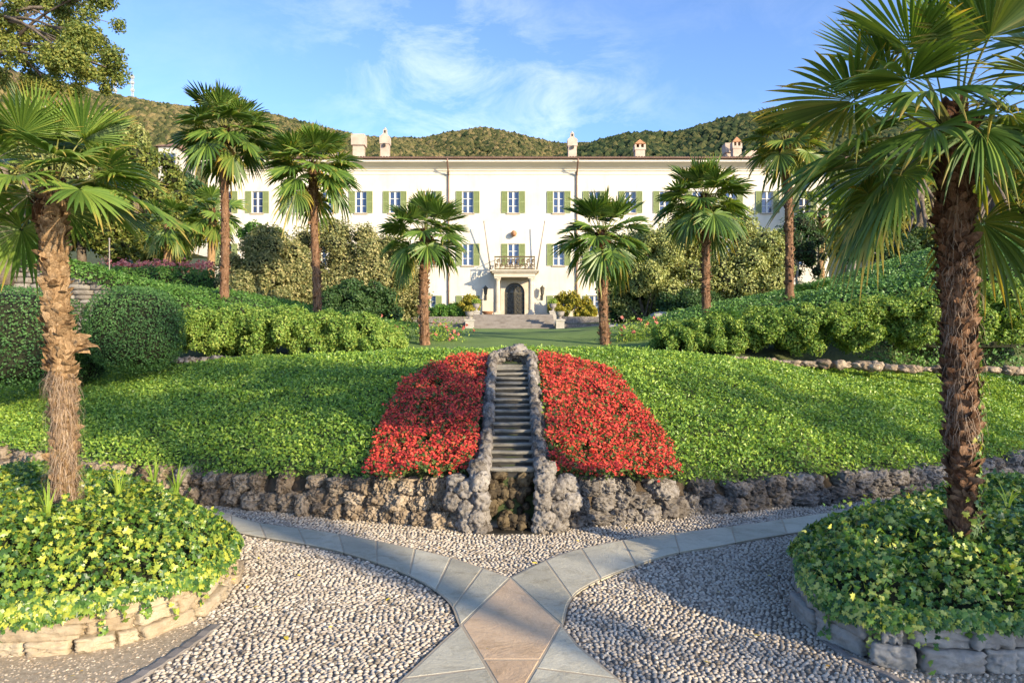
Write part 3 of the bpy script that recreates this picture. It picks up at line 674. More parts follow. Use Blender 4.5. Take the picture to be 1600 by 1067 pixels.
def tuft(px, py, D, z, n, L, label, seed):
    r = np.random.default_rng(seed); x = (px - CX) * D / K
    Vs, Fs, o = [], [], 0
    for k in range(n):
        a = r.uniform(0, 6.28); lean = r.uniform(.15, .8); l = L * r.uniform(.6, 1.1); w = r.uniform(.004, .008)
        d = np.array([math.cos(a), math.sin(a), 0]); s = np.array([-d[1], d[0], 0])
        for j in range(5):
            t = j / 4; c = np.array([x, D, z]) + d * (l * lean * t ** 1.6 + .015) + np.array([0, 0, l * (t - .35 * lean * t * t)])
            ww = w * (1 - t ** 2) + .0006
            Vs += [c - s * ww, c + s * ww]
        Fs += [(o + 2 * j, o + 2 * j + 1, o + 2 * j + 3, o + 2 * j + 2) for j in range(4)]; o += 10
    return link('grass_tuft', mesh_np('grass_tuft', np.array(Vs), [np.array(Fs)], M['grassblade']), label=label, cat='grass tuft', group='grass tufts growing through the ivy')
for k, (px, py, D, z, n, L, lab) in enumerate([
    (275, 800, 5.6, .50, 16, .26, 'arching yellow-green grass tuft near the back edge of the sunlit ivy'),
    (240, 795, 5.9, .50, 12, .24, 'grass tuft among ivy just left of the rearmost arching tuft'),
    (185, 800, 5.2, .57, 14, .26, 'fine grass tuft in the ivy right of the shaggy palm base'),
    (75, 850, 4.6, .57, 9, .24, 'sparse upright grass blades in the ivy in front of the shaggy palm'),
    (1575, 785, 4.9, .55, 7, .24, 'upright bright grass blades in the ivy right of the thick palm trunk'),
    (1515, 815, 4.55, .55, 6, .2, 'short bright grass blades in the ivy in front of the thick palm trunk')]):
    tuft(px, py, D, z, n, L, lab, 80 + k)
r = np.random.default_rng(88)
pts = np.array([(*G(px, py), .025) for px, py in [(405, 878), (372, 903), (388, 920), (395, 955), (350, 905), (130, 1055), (118, 1062), (470, 905), (1205, 905), (1190, 870), (520, 985), (610, 940), (690, 860), (905, 850), (1010, 990), (1120, 930), (1190, 1000), (1290, 1048), (445, 1000), (560, 840), (980, 830), (1100, 1040), (760, 1020), (840, 885)]])
V, F = leaves(pts, np.tile([0, 0, 1.], (len(pts), 1)), r.uniform(.02, .05, len(pts)), T_OVAL, r, .25)
link('fallen_leaves', mesh_np('fallen_leaves', V, F, M['yleaf']), kind='stuff', label='few yellow fallen leaves lying on the pebble paving', cat='leaves')

# ------------------------------------------------------------------ mound cover and red flower beds
RED_L = np.array([G(0, 0)] * 0 or [(0, 0)])
def mpix(px, py, zoff=.06):                # photo pixel -> point on the mound by marching along the ray
    D = np.linspace(6.1, 13, 1400); x = (px - CX) * D / K; z = EYE + (CY - py) * D / K
    h = mound_h(x, D - W(x)) + zoff; k = np.argmax(z <= h); return np.array([x[k], D[k]])
RED_L = np.array([mpix(*q) for q in [(742, 735), (690, 741), (630, 746), (570, 746), (582, 700), (603, 650), (624, 612), (655, 588), (706, 568), (760, 558), (764, 575), (755, 620), (748, 680)]])
RED_R = np.array([mpix(*q) for q in [(858, 735), (900, 742), (960, 748), (1060, 748), (1050, 700), (1028, 675), (998, 635), (977, 603), (952, 584), (903, 567), (845, 558), (842, 575), (850, 620), (856, 680)]])
CW0, CW1 = .30, .22                        # half width left free for the water stairs
def casc_half(y): return np.interp(y, [6.3, 9.0, 9.6], [.35, .335, .25])
def mound_cover():
    r = np.random.default_rng(61); n = 250000
    x = r.uniform(-9.6, 9.6, n); s = r.uniform(.02, 1, n) ** 1.15 * (MD + .9); y = s + W(x)
    ok = (np.abs(x) < y * .79 + .3); x, y, s = x[ok], y[ok], s[ok]
    ok = ~((np.abs(x) < casc_half(y)) & (y < 9.75)); ok &= ~inside(RED_L, x, y) & ~inside(RED_R, x, y)
    x, y, s = x[ok], y[ok], s[ok]; n = len(x)
    lump = .055 * fbm(np.c_[x * 1.6, y * 1.6, np.zeros(n)], 2, 3) + .045 * fbm(np.c_[x * 5, y * 5, np.zeros(n)], 3, 3)
    back = np.clip((s - MD + .1) / 1.0, 0, 1)
    z = mound_h(x, s) + .09 + lump - back ** 2 * .22
    edge = np.clip(s / .25, 0, 1); z = z - (1 - edge) ** 2 * .12
    dep = r.random(n) ** 1.5 * .07; z = z - dep
    g = .3; N = np.c_[np.zeros(n), -np.full(n, g) + back * .5, np.ones(n)]
    V1, F1 = leaves(np.c_[x, y - (1 - edge) * .1, z], unit(N), r.uniform(.028, .056, n) * np.interp(y, [6, 12], [.9, 1.15]), T_LEAF, r, .8)
    link('ground_cover', mesh_np('ground_cover', V1, F1, M['mound']), kind='stuff', label='low clipped green ground cover over the whole mound', cat='ground cover')
mound_cover()
def red_bed(name, poly, label, seed, n=5200):
    r = np.random.default_rng(seed); lo, hi = poly.min(0), poly.max(0)
    p = r.uniform(lo, hi, (n * 4, 2)); p = p[inside(poly, p[:, 0] + .05 * fbm(np.c_[p * 6, 0 * p[:, :1]], 3, 2), p[:, 1] + .05 * fbm(np.c_[p * 6, 0 * p[:, :1]], 5, 2)) & (fbm(np.c_[p * 7, 0 * p[:, :1]], 12, 2) > -.33)]; 
    p = p[~((np.abs(p[:, 0]) < casc_half(p[:, 1])) & (p[:, 1] < 9.7))]
    a = p[:n]; b2 = p[n:2 * n]; b2 = b2 if len(b2) > 100 else a
    def zz(q, up):
        return mound_h(q[:, 0], q[:, 1] - W(q[:, 0])) + up + .075 * fbm(np.c_[q * 4.5, np.zeros(len(q))], 7, 3)
    # flower heads: three or four petals-discs in small clusters
    ks = r.integers(2, 5, len(a)); A = np.repeat(a, ks, 0) + r.normal(0, .018, (ks.sum(), 2))
    N = np.tile([0, -.45, 1.], (len(A), 1))
    V1, F1 = leaves(np.c_[A, zz(A, .13) + r.normal(0, .022, len(A))], N, r.uniform(.013, .03, len(A)), T_PETAL, r, .55)
    V2, F2 = leaves(np.c_[b2, zz(b2, .105) + r.normal(0, .025, len(b2))], np.tile([0, -.4, 1.], (len(b2), 1)), r.uniform(.03, .055, len(b2)), T_OVAL, r, .6)
    c2 = p[-len(b2):]; V3, F3 = leaves(np.c_[c2, zz(c2, .12)], np.tile([0, -.4, 1.], (len(c2), 1)), r.uniform(.03, .05, len(c2)), T_OVAL, r, .6)
    V, F, m = merge([(V1, F1, 0), (V2, F2, 1), (V3, F3, 1)])
    link(name, mesh_np(name, V, F, [M['redflower'], M['bedleaf']], m), kind='stuff', label=label, cat='flower bed', group='red flower beds flanking the water stairs')
red_bed('flower_bed', RED_L, 'dusky crimson begonia bed on the left flank of the water stairs', 71)
red_bed('flower_bed', RED_R, 'brighter orange-red begonia bed on the right flank of the water stairs', 72)

# ------------------------------------------------------------------ water stairs
CAS = empty('water_stairs', (0, 6.3, 0), label='narrow stone water staircase climbing the mound between red flower beds', cat='water stairs')
def cz(y): return np.interp(y, [6.42, 8.95], [.53, 1.40])
NST = 17
ys = 6.42 + (8.95 - 6.42) * (np.arange(NST + 1) / NST)
V0, F0 = ICO[3]
hwid = .205
for k in range(NST):
    y0, y1 = ys[k] - 6.3, ys[k + 1] - 6.3; z = float(cz(ys[k])); dz = .0512
    mb = MB()
    if k == 0:
        mb.tube([(-hwid - .02, y0, z), (-.1, y0 - .004, z + .002), (.1, y0, z - .001), (hwid + .02, y0, z)], .020, 10)
    jit = random.uniform(-.003, .003)
    L = 9; xx = np.linspace(-hwid, hwid, L); pr = [(-.012, -.006), (-.022, .008), (-.012, .022), (.03, .022), (y1 - y0 + .03, .006)]
    Vv = []; 
    for x in xx:
        w = .0035 * math.sin(9 * x + k * 2.1) + random.uniform(-.002, .002)
        for py_, pz_ in pr: Vv.append((x, y0 + py_ + w, z + pz_ + jit + .6 * w))
    Ff = [(i * 5 + j, i * 5 + j + 1, (i + 1) * 5 + j + 1, (i + 1) * 5 + j) for i in range(L - 1) for j in range(4)]
    mb.add(Vv, [f[::-1] for f in Ff], 0)
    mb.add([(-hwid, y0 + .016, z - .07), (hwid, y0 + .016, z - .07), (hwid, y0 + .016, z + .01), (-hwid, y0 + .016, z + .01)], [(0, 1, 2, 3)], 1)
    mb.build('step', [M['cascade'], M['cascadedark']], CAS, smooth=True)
def casc_side(sx):
    r = np.random.default_rng(100 + sx); parts = []
    y = 6.33
    while y < 9.15:
        L = r.uniform(.10, .19); z = float(cz(y))
        k = np.interp(y, [6.3, 6.9, 9], [1.25, 1, .92])
        wd = .052 * k * r.uniform(.9, 1.15)
        parts.append((*rock(V0, F0, (sx * (hwid + wd * .86), y - 6.3 + L / 2, z + .0), (wd * 1.08, L * .62, .105 * r.uniform(.85, 1.15)), r.normal(0, .2), r, .45, 2.4, .25), 0))
        if r.random() < .5: parts.append((*rock(ICO[2][0], ICO[2][1], (sx * (hwid + wd * 1.9), y - 6.3 + L / 2, z - .03), (.05, .06, .08), 0, r, .4), 0))
        y += L * .82
    # thicker piers flanking the mouth of the stairs
    for (dx, yy, zz, rx, ry, rz) in [(.29, -.01, .45, .085, .10, .09), (.28, -.02, .29, .08, .11, .10), (.30, -.02, .13, .10, .11, .10), (.40, .03, .38, .10, .1, .09), (.31, .08, .55, .085, .1, .08), (.42, .03, .20, .10, .12, .10), (.50, .08, .42, .09, .1, .08), (.265, -.04, .03, .07, .09, .07), (.40, -.01, .07, .09, .09, .08), (.53, .04, .27, .09, .1, .09)]:
        parts.append((*rock(ICO[4][0], ICO[4][1], (sx * dx, yy, zz), (rx, ry, rz), r.normal(0, .3), r, .4, 2.2, .3), 0))
    V, F, m = merge([(v, [f], k) for v, f, k in parts])
    link('side_wall', mesh_np('side_wall', V, F, M['tufagrey'], m, smooth=True), CAS)
casc_side(-1); casc_side(1)
def casc_misc():
    r = np.random.default_rng(105); parts = []
    for (x, y, z, rx, ry, rz) in [(-.17, 2.92, 1.50, .09, .1, .09), (-.05, 3.02, 1.53, .11, .1, .09), (.09, 3.03, 1.55, .12, .1, .11), (.21, 2.95, 1.49, .08, .1, .09), (-.24, 2.82, 1.46, .06, .1, .1), (.26, 2.82, 1.46, .06, .1, .08), (0, 2.98, 1.6, .06, .05, .04), (-.1, 2.85, 1.53, .08, .06, .035), (.07, 2.83, 1.545, .09, .07, .03)]:
        parts.append((*rock(ICO[4][0], ICO[4][1], (x, y, z), (rx, ry, rz), r.normal(0, .3), r, .55, 2.6, .2), 0))
    V, F, m = merge([(v, [f], k) for v, f, k in parts]); link('spring_head', mesh_np('spring_head', V, F, M['tufagrey'], m, smooth=True), CAS)
    mb = MB(); mb.box(-.21, .21, 2.62, 2.95, 1.30, 1.405); mb.build('spout_slab', M['cascade'], CAS)
    # dark brown grotto rocks below the lowest step
    parts = []
    for k in range(46):
        x = r.uniform(-.2, .2); z = r.uniform(.02, .48); y = .10 + .06 * (z / .5) + r.uniform(-.03, .05) - .09 * (z < .12)
        parts.append((*rock(V0, F0, (x, y, z), (r.uniform(.03, .07), .06, r.uniform(.03, .07)), r.normal(0, .5), r, .5, 2.4, .2), 0))
    V, F, m = merge([(v, [f], k) for v, f, k in parts]); link('grotto', mesh_np('grotto', V, F, M['brownrock'], m, smooth=True), CAS)
    mb = MB(); mb.box(-.24, .23, -.13, .06, .004, .02); mb.build('drain_slab', M['cascadedark'], CAS)
casc_misc()

# ------------------------------------------------------------------ shrubs, hedges, trees
def clipped(name, c, rad, n, size, mat, seed, sq=0.0, lump=.06, T=T_LEAF, up=-.95, label=None, cat=None, group=None):
    """a clipped shrub: lumpy shell of leaves round a dark core; c is the centre, rad the three radii"""
    r = np.random.default_rng(seed); d = sphere_dirs(n, r, up if up > -.9 else None)
    def shape(d):
        e = d.copy()
        if sq: e = d / (np.abs(d) ** (2 / (1 - sq * .8))).sum(1, keepdims=True) ** ((1 - sq * .8) / 2)
        return e * (1 + lump * fbm(d * 3 + seed, 1, 4))[:, None]
    dep = r.random(n) ** 2 * .16
    p = shape(d) * (1 - dep)[:, None] * rad + c
    V1, F1 = leaves(p, unit(d / np.asarray(rad)), size * r.uniform(.7, 1.25, n), T, r, .6)
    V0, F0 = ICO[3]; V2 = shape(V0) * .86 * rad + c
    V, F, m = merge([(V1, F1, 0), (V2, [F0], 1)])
    return link(name, mesh_np(name, V, F, [mat, M['twig']], m), label=label, cat=cat, group=group)
def crown_mesh(name, blobs, per, size, mat, r, T=T_LEAF, core=.55, extra=0, mats=None):
    """blobs: (n,4) centre+radius; leaves on and in each blob"""
    B = np.asarray(blobs); n = len(B); w = B[:, 3] ** 2; cnt = np.maximum(8, (per * 1.7 * w / w.sum()).astype(int))
    k = np.repeat(np.arange(n), cnt); N = len(k); d = sphere_dirs(N, r)
    rr = (1 - r.random(N) ** 1.7 * .75) * (1 + .3 * fbm(d * 2 + k[:, None] * 3.7, 2, 2))
    p = B[k, :3] + d * (B[k, 3] * rr)[:, None]
    V1, F1 = leaves(p, unit(d + np.array([0, 0, .35])), size * r.uniform(.7, 1.3, N), T, r, .6)
    parts = [(V1, F1, 0)]
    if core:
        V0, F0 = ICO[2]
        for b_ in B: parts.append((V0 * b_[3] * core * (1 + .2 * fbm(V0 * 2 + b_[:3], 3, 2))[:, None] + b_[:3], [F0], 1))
    V, F, m = merge(parts)
    return mesh_np(name, V, F, [mat, M['twig']], m)
def ell_blobs(c, rad, n, r, br=(.2, .34), fill=.25, up=-.35):
    d = sphere_dirs(n, r, up); k = np.where(r.random(n) < fill, r.uniform(.2, .7, n), r.uniform(.78, .95, n))
    p = np.asarray(c) + d * np.asarray(rad) * k[:, None]
    return np.c_[p, r.uniform(*br, n) * np.mean(rad)]
def shrub(name, c, rad, nb, per, size, mat, seed, label, cat='shrub', group=None, T=T_LEAF, stems=True, br=(.2, .34), core=.5, up=-.9):
    """loose shrub: Empty at its base > foliage, stems"""
    r = np.random.default_rng(seed); c = np.asarray(c, float); base = np.array([c[0], c[1], min(gz(c[0], c[1]), c[2] - rad[2] * .7)])
    root = empty(name, base, label=label, cat=cat, group=group)
    B = ell_blobs(c - base, rad, nb, r, br, up=up)
    link('foliage', crown_mesh('foliage', B, per, size, mat, r, T, core), root)
    if stems:
        mb = MB()
        for k in range(min(7, nb)):
            t = B[k, :3]; q = np.array([r.uniform(-.1, .1) * rad[0], r.uniform(-.1, .1), 0])
            mb.tube([q, q * .5 + t * .5 + r.normal(0, .08, 3), t], [.045, .03, .012], 6)
        mb.build('stem', M['bark'], root, smooth=True)
    return root
def tree(name, base, H, cr, nb, per, size, mat, seed, label, cat='tree', group=None, tr=.12, bark=None, T=T_LEAF, crown_c=None, lean=(0, 0), core=.4, br=(.2, .34), up=-.6, limbs=14):
    r = np.random.default_rng(seed); base = np.asarray(base, float); root = empty(name, base, label=label, cat=cat, group=group)
    cc = np.array([lean[0], lean[1], H - cr[2]]) if crown_c is None else np.asarray(crown_c) - base
    B = ell_blobs(cc, cr, nb, r, br, up=up)
    link('crown', crown_mesh('crown', B, per, size, mat, r, T, core), root)
    mb = MB(); fork = np.array([lean[0] * .5, lean[1] * .5, max(.3 * H, (H - 2 * cr[2]) * .9)])
    top = cc + np.array([0, 0, cr[2] * .5])
    mb.tube(smooth_open([(0, 0, -.3), fork * .5 + r.normal(0, .05, 3), fork, cc, top], 14), np.linspace(tr, tr * .22, 14), 9)
    for k in r.permutation(nb)[:limbs]:
        t = B[k, :3]; s = fork + (cc - fork) * r.uniform(0, .8)
        mb.tube(smooth_open([s, s * .45 + t * .55 + r.normal(0, .12, 3) * cr[0] * .4, t], 6), np.linspace(tr * .5, tr * .1, 6), 6)
    mb.build('trunk', bark or M['bark'], root, smooth=True)
    return root
def row_hedge(name, path, n, size, mat, seed, label, cat='hedge', group=None, T=T_LEAF, lump=.12, kind=None):
    """a strip of clipped foliage along path rows (x, y, z_base, half_width, height)"""
    r = np.random.default_rng(seed); A = np.asarray(path, float); S = smooth_open(A, 80)
    L = np.concatenate([[0], np.cumsum(np.linalg.norm(np.diff(S[:, :2], axis=0), axis=1))])
    t = r.uniform(0, L[-1], n); q = np.stack([np.interp(t, L, S[:, k]) for k in range(5)], 1)
    tan = unit(np.gradient(S[:, :2], axis=0)); tx = np.interp(t, L, tan[:, 0]); ty = np.interp(t, L, tan[:, 1]); nx, ny = ty, -tx
    a = r.uniform(-.15, math.pi + .15, n); ca, sa = np.cos(a), np.sin(a)
    ca = np.sign(ca) * np.abs(ca) ** .7; sa = np.sign(sa) * np.abs(sa) ** .7
    lm = 1 + lump * fbm(np.c_[q[:, :2] * 1.7, sa * 2], 3, 3); dep = 1 - r.random(n) ** 2 * .2; k = lm * dep
    p = np.stack([q[:, 0] + nx * ca * q[:, 3] * k, q[:, 1] + ny * ca * q[:, 3] * k, q[:, 2] + sa * q[:, 4] * k], 1)
    N = np.stack([nx * ca, ny * ca, np.maximum(sa, 0) + .25], 1)
    V1, F1 = leaves(p, unit(N), size * r.uniform(.7, 1.25, n), T, r, .55)
    m_ = 10; aa = np.linspace(0, math.pi, m_); ca = np.sign(np.cos(aa)) * np.abs(np.cos(aa)) ** .7; sa = np.abs(np.sin(aa)) ** .7
    TX, TY = tan[:, 1], -tan[:, 0]
    V2 = np.stack([S[:, None, 0] + TX[:, None] * ca * S[:, None, 3] * .84, S[:, None, 1] + TY[:, None] * ca * S[:, None, 3] * .84, S[:, None, 2] + sa * S[:, None, 4] * .84 - .02], -1).reshape(-1, 3)
    ii = np.arange(80 * m_).reshape(80, m_); Q2 = np.stack([ii[:-1, :-1], ii[1:, :-1], ii[1:, 1:], ii[:-1, 1:]], -1).reshape(-1, 4)
    V, F, m = merge([(V1, F1, 0), (V2, [Q2, ii[:1][:, ::-1], ii[-1:]], 1)])
    return link(name, mesh_np(name, V, F, [mat, M['twig']], m), label=label, cat=cat, group=group, kind=kind)

#@@PALMS
def frond_mesh(name, seed, elev, pet, blade, mat, nseg=38, sag=.5, droop=.35, fan=150, fold=.25, tipdroop=.5):
    r = np.random.default_rng(seed); V, F1, F2, tip = [], [], [], []
    n = 9; s = np.linspace(0, 1, n); ang = elev - sag * s ** 1.4; d = np.stack([np.cos(ang), np.sin(ang)], 1) * pet / (n - 1)
    pts = np.concatenate([[[0, 0]], np.cumsum(d[:-1], 0)]); sway = r.normal(0, .05)
    for k in range(n):
        w = .016 * (1 - .6 * s[k]) * pet / .55; c = np.array([pts[k, 0], sway * s[k] ** 2 * pet, pts[k, 1]]); up = np.array([-math.sin(ang[k]), 0, math.cos(ang[k])])
        V += [c + np.array([0, -w, 0]), c - up * w * .8, c + np.array([0, w, 0]), c + up * w * .25]; tip += [0] * 4
        if k: F2 += [((k - 1) * 4 + j, (k - 1) * 4 + (j + 1) % 4, k * 4 + (j + 1) % 4, k * 4 + j) for j in range(4)]
    E = np.array([pts[-1, 0], sway * pet, pts[-1, 1]]); a = ang[-1] - r.uniform(.05, .3)
    u = np.array([math.cos(a), 0, math.sin(a)]); v = np.array([0, 1., 0]); nn = np.array([-math.sin(a), 0, math.cos(a)])
    roll = r.normal(0, .18); v, nn = v * math.cos(roll) + nn * math.sin(roll), nn * math.cos(roll) - v * math.sin(roll)
    th = np.radians(np.linspace(-fan, fan, nseg)); dth = th[1] - th[0]
    ts = np.array([.04, .22, .40, .54, .68, .82, .93, 1.0])
    for i, t0 in enumerate(th):
        L = blade * (.66 + .34 * math.cos(t0 / 1.35)) * r.uniform(.92, 1.06); t0 = t0 + r.normal(0, dth * .12)
        dr = math.cos(t0) * u + math.sin(t0) * v + nn * fold * abs(math.sin(t0)) * (1 if abs(t0) < 1.9 else .6)
        dr = unit(dr); pe = -math.sin(t0) * u + math.cos(t0) * v; up = np.cross(dr, pe); up = up if up @ nn > 0 else -up
        dp = droop * r.uniform(.6, 1.4); td = tipdroop * r.random() ** 2.5 * 1.6; ws = L * .56 * math.tan(dth / 2)
        o = len(V)
        for t in ts:
            w = min(L * t * math.tan(dth / 2) * 1.03, ws * 1.03) * (1 if t < .5 else max(.03, 1 - ((t - .5) / .5) ** 2.3))
            c = E + dr * L * t * (1 - .12 * dp * t * t) + np.array([0, 0, -1]) * L * (dp * t ** 2.4 * .55 + td * max(0, t - .5) ** 2 * 2)
            V += [c - pe * w - up * w * .35, c + up * w * .45, c + pe * w - up * w * .35]; tip += [t] * 3
        for j in range(len(ts) - 1):
            q = o + 3 * j; F1 += [(q, q + 1, q + 4, q + 3), (q + 1, q + 2, q + 5, q + 4)]
    return mesh_np(name, np.array(V), [np.array(F1), np.array(F2)], [mat, M['petiole']], [0, 1], attrs={'tip': tip})
_fc = {}
def get_frond(cls, var, mats, q):
    key = (cls, var, mats, q)
    if key not in _fc:
        elev = R([82, 60, 38, 15, -10, -38][cls]); mat = M[mats if cls < 5 or mats == 'frondlight' and cls < 5 else 'frondold']
        _fc[key] = frond_mesh('frond', 1000 + cls * 17 + var * 131, elev, .56, .60, mat, q, [.15, .3, .5, .6, .6, .45][cls], [.06, .12, .22, .3, .4, .55][cls], [95, 120, 140, 150, 150, 140][cls], [.5, .35, .25, .18, .1, .0][cls], [.05, .12, .22, .35, .5, .6][cls])
    return _fc[key]
def trunk_mesh(name, H, r0, r1, seed, mat, nst, hair=0, light=None, curve=(0, 0), rows=90, segs=40, rough=.16, stub=.05, bulge=None, top_w=1.25):
    r = np.random.default_rng(seed); z = np.linspace(-.1, H, rows); t = np.clip(z / H, 0, 1)
    rad = r0 + (r1 - r0) * t
    if bulge is not None: rad = np.interp(t, *bulge)
    ax = np.stack([curve[0] * t + .02 * np.sin(t * 5 + seed), curve[1] * t, z], 1)
    a = np.linspace(0, 2 * math.pi, segs, endpoint=False); A, Z = np.meshgrid(a, z); RR = np.repeat(rad[:, None], segs, 1)
    pn = np.stack([np.cos(A) * 2.2, np.sin(A) * 2.2, Z * 7], -1).reshape(-1, 3)
    RR = RR * (1 + rough * fbm(pn + seed, 3, 4).reshape(RR.shape) + .035 * np.sin(Z * 46 + 2 * np.sin(A * 3)))
    V = np.stack([ax[:, None, 0] + RR * np.cos(A), ax[:, None, 1] + RR * np.sin(A), Z + 0 * A], -1).reshape(-1, 3)
    ii = np.arange(rows * segs).reshape(rows, segs); jj = np.roll(ii, -1, 1)
    F = np.stack([ii[:-1], jj[:-1], jj[1:], ii[1:]], -1).reshape(-1, 4)
    parts = [(V, [F, ii[-1:]], 0)]
    # broken leaf bases, pointing up and out
    if nst:
        zz = H * (.02 + .98 * r.random(nst) ** .8); aa = r.uniform(0, 2 * math.pi, nst); rr = np.interp(zz, z, rad) * .97; cx = np.interp(zz, z, ax[:, 0]); cy = np.interp(zz, z, ax[:, 1])
        o = np.stack([np.cos(aa), np.sin(aa), 0 * aa], 1); p = np.stack([cx, cy, zz], 1) + o * rr[:, None]
        V2, F2 = leaves(p, unit(o * 1.0 + np.array([0, 0, -.35])), stub * r.uniform(.6, 1.5, nst), (np.array([(-.55, 0, -.12), (.55, 0, -.12), (.34, .8, .14), (0, 1.15, .26), (-.34, .8, .14), (0, .45, .2)]), [np.array([(0, 5, 4), (4, 5, 3), (3, 5, 2), (2, 5, 1), (1, 5, 0)])]), r, .3, (0, 0, 1))
        parts.append((V2, F2, 0))
    if hair:
        zz = H * r.random(hair); zz = zz if np.isscalar(light) or light is None else H * np.interp(r.random(hair), [0, 1], light)
        # strands gather in tufts
        tu = H * np.interp(np.floor(r.random(hair) * 26) / 26, [0, 1], light if light is not None else (0, 1)); zz = np.where(r.random(hair) < .65, tu + r.normal(0, .012, hair), zz)
        aa = r.uniform(0, 2 * math.pi, hair); rr = np.interp(zz, z, rad); cx = np.interp(zz, z, ax[:, 0]); cy = np.interp(zz, z, ax[:, 1])
        o = np.stack([np.cos(aa), np.sin(aa), 0 * aa], 1); p = np.stack([cx, cy, zz], 1) + o * rr[:, None]; sd = np.stack([-np.sin(aa), np.cos(aa), 0 * aa], 1)
        L = r.uniform(.05, .16, hair); out = r.uniform(.1, .7, hair); w = .0016; VV = []
        for q in range(4):
            tt = q / 3; c = p + o * (out * L * (1 - (1 - tt) ** 2))[:, None] + sd * (r.normal(0, .012, hair) * tt)[:, None] + np.stack([0 * L, 0 * L, -L * tt * tt * .9], 1)
            VV += [c - sd * w * (1 - .7 * tt), c + sd * w * (1 - .7 * tt)]
        VV = np.stack(VV, 1).reshape(-1, 3); off = (np.arange(hair) * 8)[:, None]
        FF = [np.array([2 * q, 2 * q + 1, 2 * q + 3, 2 * q + 2])[None] + off for q in range(3)]
        parts.append((VV, FF, 1))
    V, F, m = merge(parts)
    return mesh_np(name, V, F, [mat, M['hair']], m, smooth=True), ax[-1]
def palm(base, H, rt, label, seed, nf=30, scale=1.0, q=38, group='fan palms in the garden', mats='frond', tmat='fibre', nst=140, hair=0, light=None, curve=(0, 0), bulge=None, stub=.05, rows=90, dist=(.1, .16, .2, .2, .2, .14), dry=3, extra=(), shrink=1, open_front=False):
    r = np.random.default_rng(seed); root = empty('palm_tree', base, label=label, cat='palm tree', group=group)
    me, top = trunk_mesh('trunk', H, rt * 1.05, rt, seed, M[tmat], nst, hair, light, curve, rows, 40, .16, stub, bulge)
    link('trunk', me, root)
    # rusty fibre collar where the leaf stalks leave the trunk
    cm, _ = trunk_mesh('fibre_collar', .34 * scale, rt * 1.12, rt * .55, seed + 5, M['fibredark'], 110, 160 if hair else 0, (0, 1), (0, 0), 24, 30, .3, stub * 1.1 * scale)
    link('fibre_collar', cm, root, (top[0], top[1], H - .16 * scale))
    cls = np.repeat(np.arange(6), np.round(np.array(dist) * nf).astype(int)); az = r.uniform(0, 6.28)
    for k, c in enumerate(cls):
        az += 2.39996 + r.normal(0, .12)
        if open_front and c >= 2 and math.sin(az) < -.7: continue
        o = link('frond', get_frond(int(c), int(r.integers(0, 3)), mats if mats != 'mixed' else ('frond', 'frondold', 'frondlight')[int(r.integers(0, 3))], q), root)
        s = scale * r.uniform(.88, 1.12) * (.85 if c == 0 else 1) * (shrink if c >= 2 and math.cos(az) < -.25 else 1); o.scale = (s, s, s)
        zz = H + (.10 - .055 * c) * scale; o.location = (top[0] + math.cos(az) * rt * .5, top[1] + math.sin(az) * rt * .5, zz)
        o.rotation_euler = (r.normal(0, .08), r.normal(0, .1), az)
    for k, (c, a_, s_, ry) in enumerate(extra):
        o = link('frond', get_frond(c, k % 3, ('frondold', 'frondlight', 'frondlight', 'frond')[k % 4] if c < 4 else 'frondold', q), root); o.scale = (s_,) * 3; o.location = (top[0] + math.cos(a_) * rt * .5, top[1] + math.sin(a_) * rt * .5, H + .10 - .055 * c); o.rotation_euler = (0, ry, a_)
    for k in range(dry):
        o = link('dry_frond', get_dry(k % 2), root); a_ = r.uniform(0, 6.28); s = scale * r.uniform(.5, .8); o.scale = (s,) * 3
        o.location = (top[0] + math.cos(a_) * rt * .7, top[1] + math.sin(a_) * rt * .7, H - .12 * scale); o.rotation_euler = (0, 0, a_)
    return root
_dc = {}
def get_dry(k):
    if k not in _dc: _dc[k] = frond_mesh('dry_frond', 77 + k, R(-45), .3, .5, M['dryfrond'], 20, .8, .9, 70, 0, .9)
    return _dc[k]

def at_base(px, py, D): p = P(px, py, D); return p
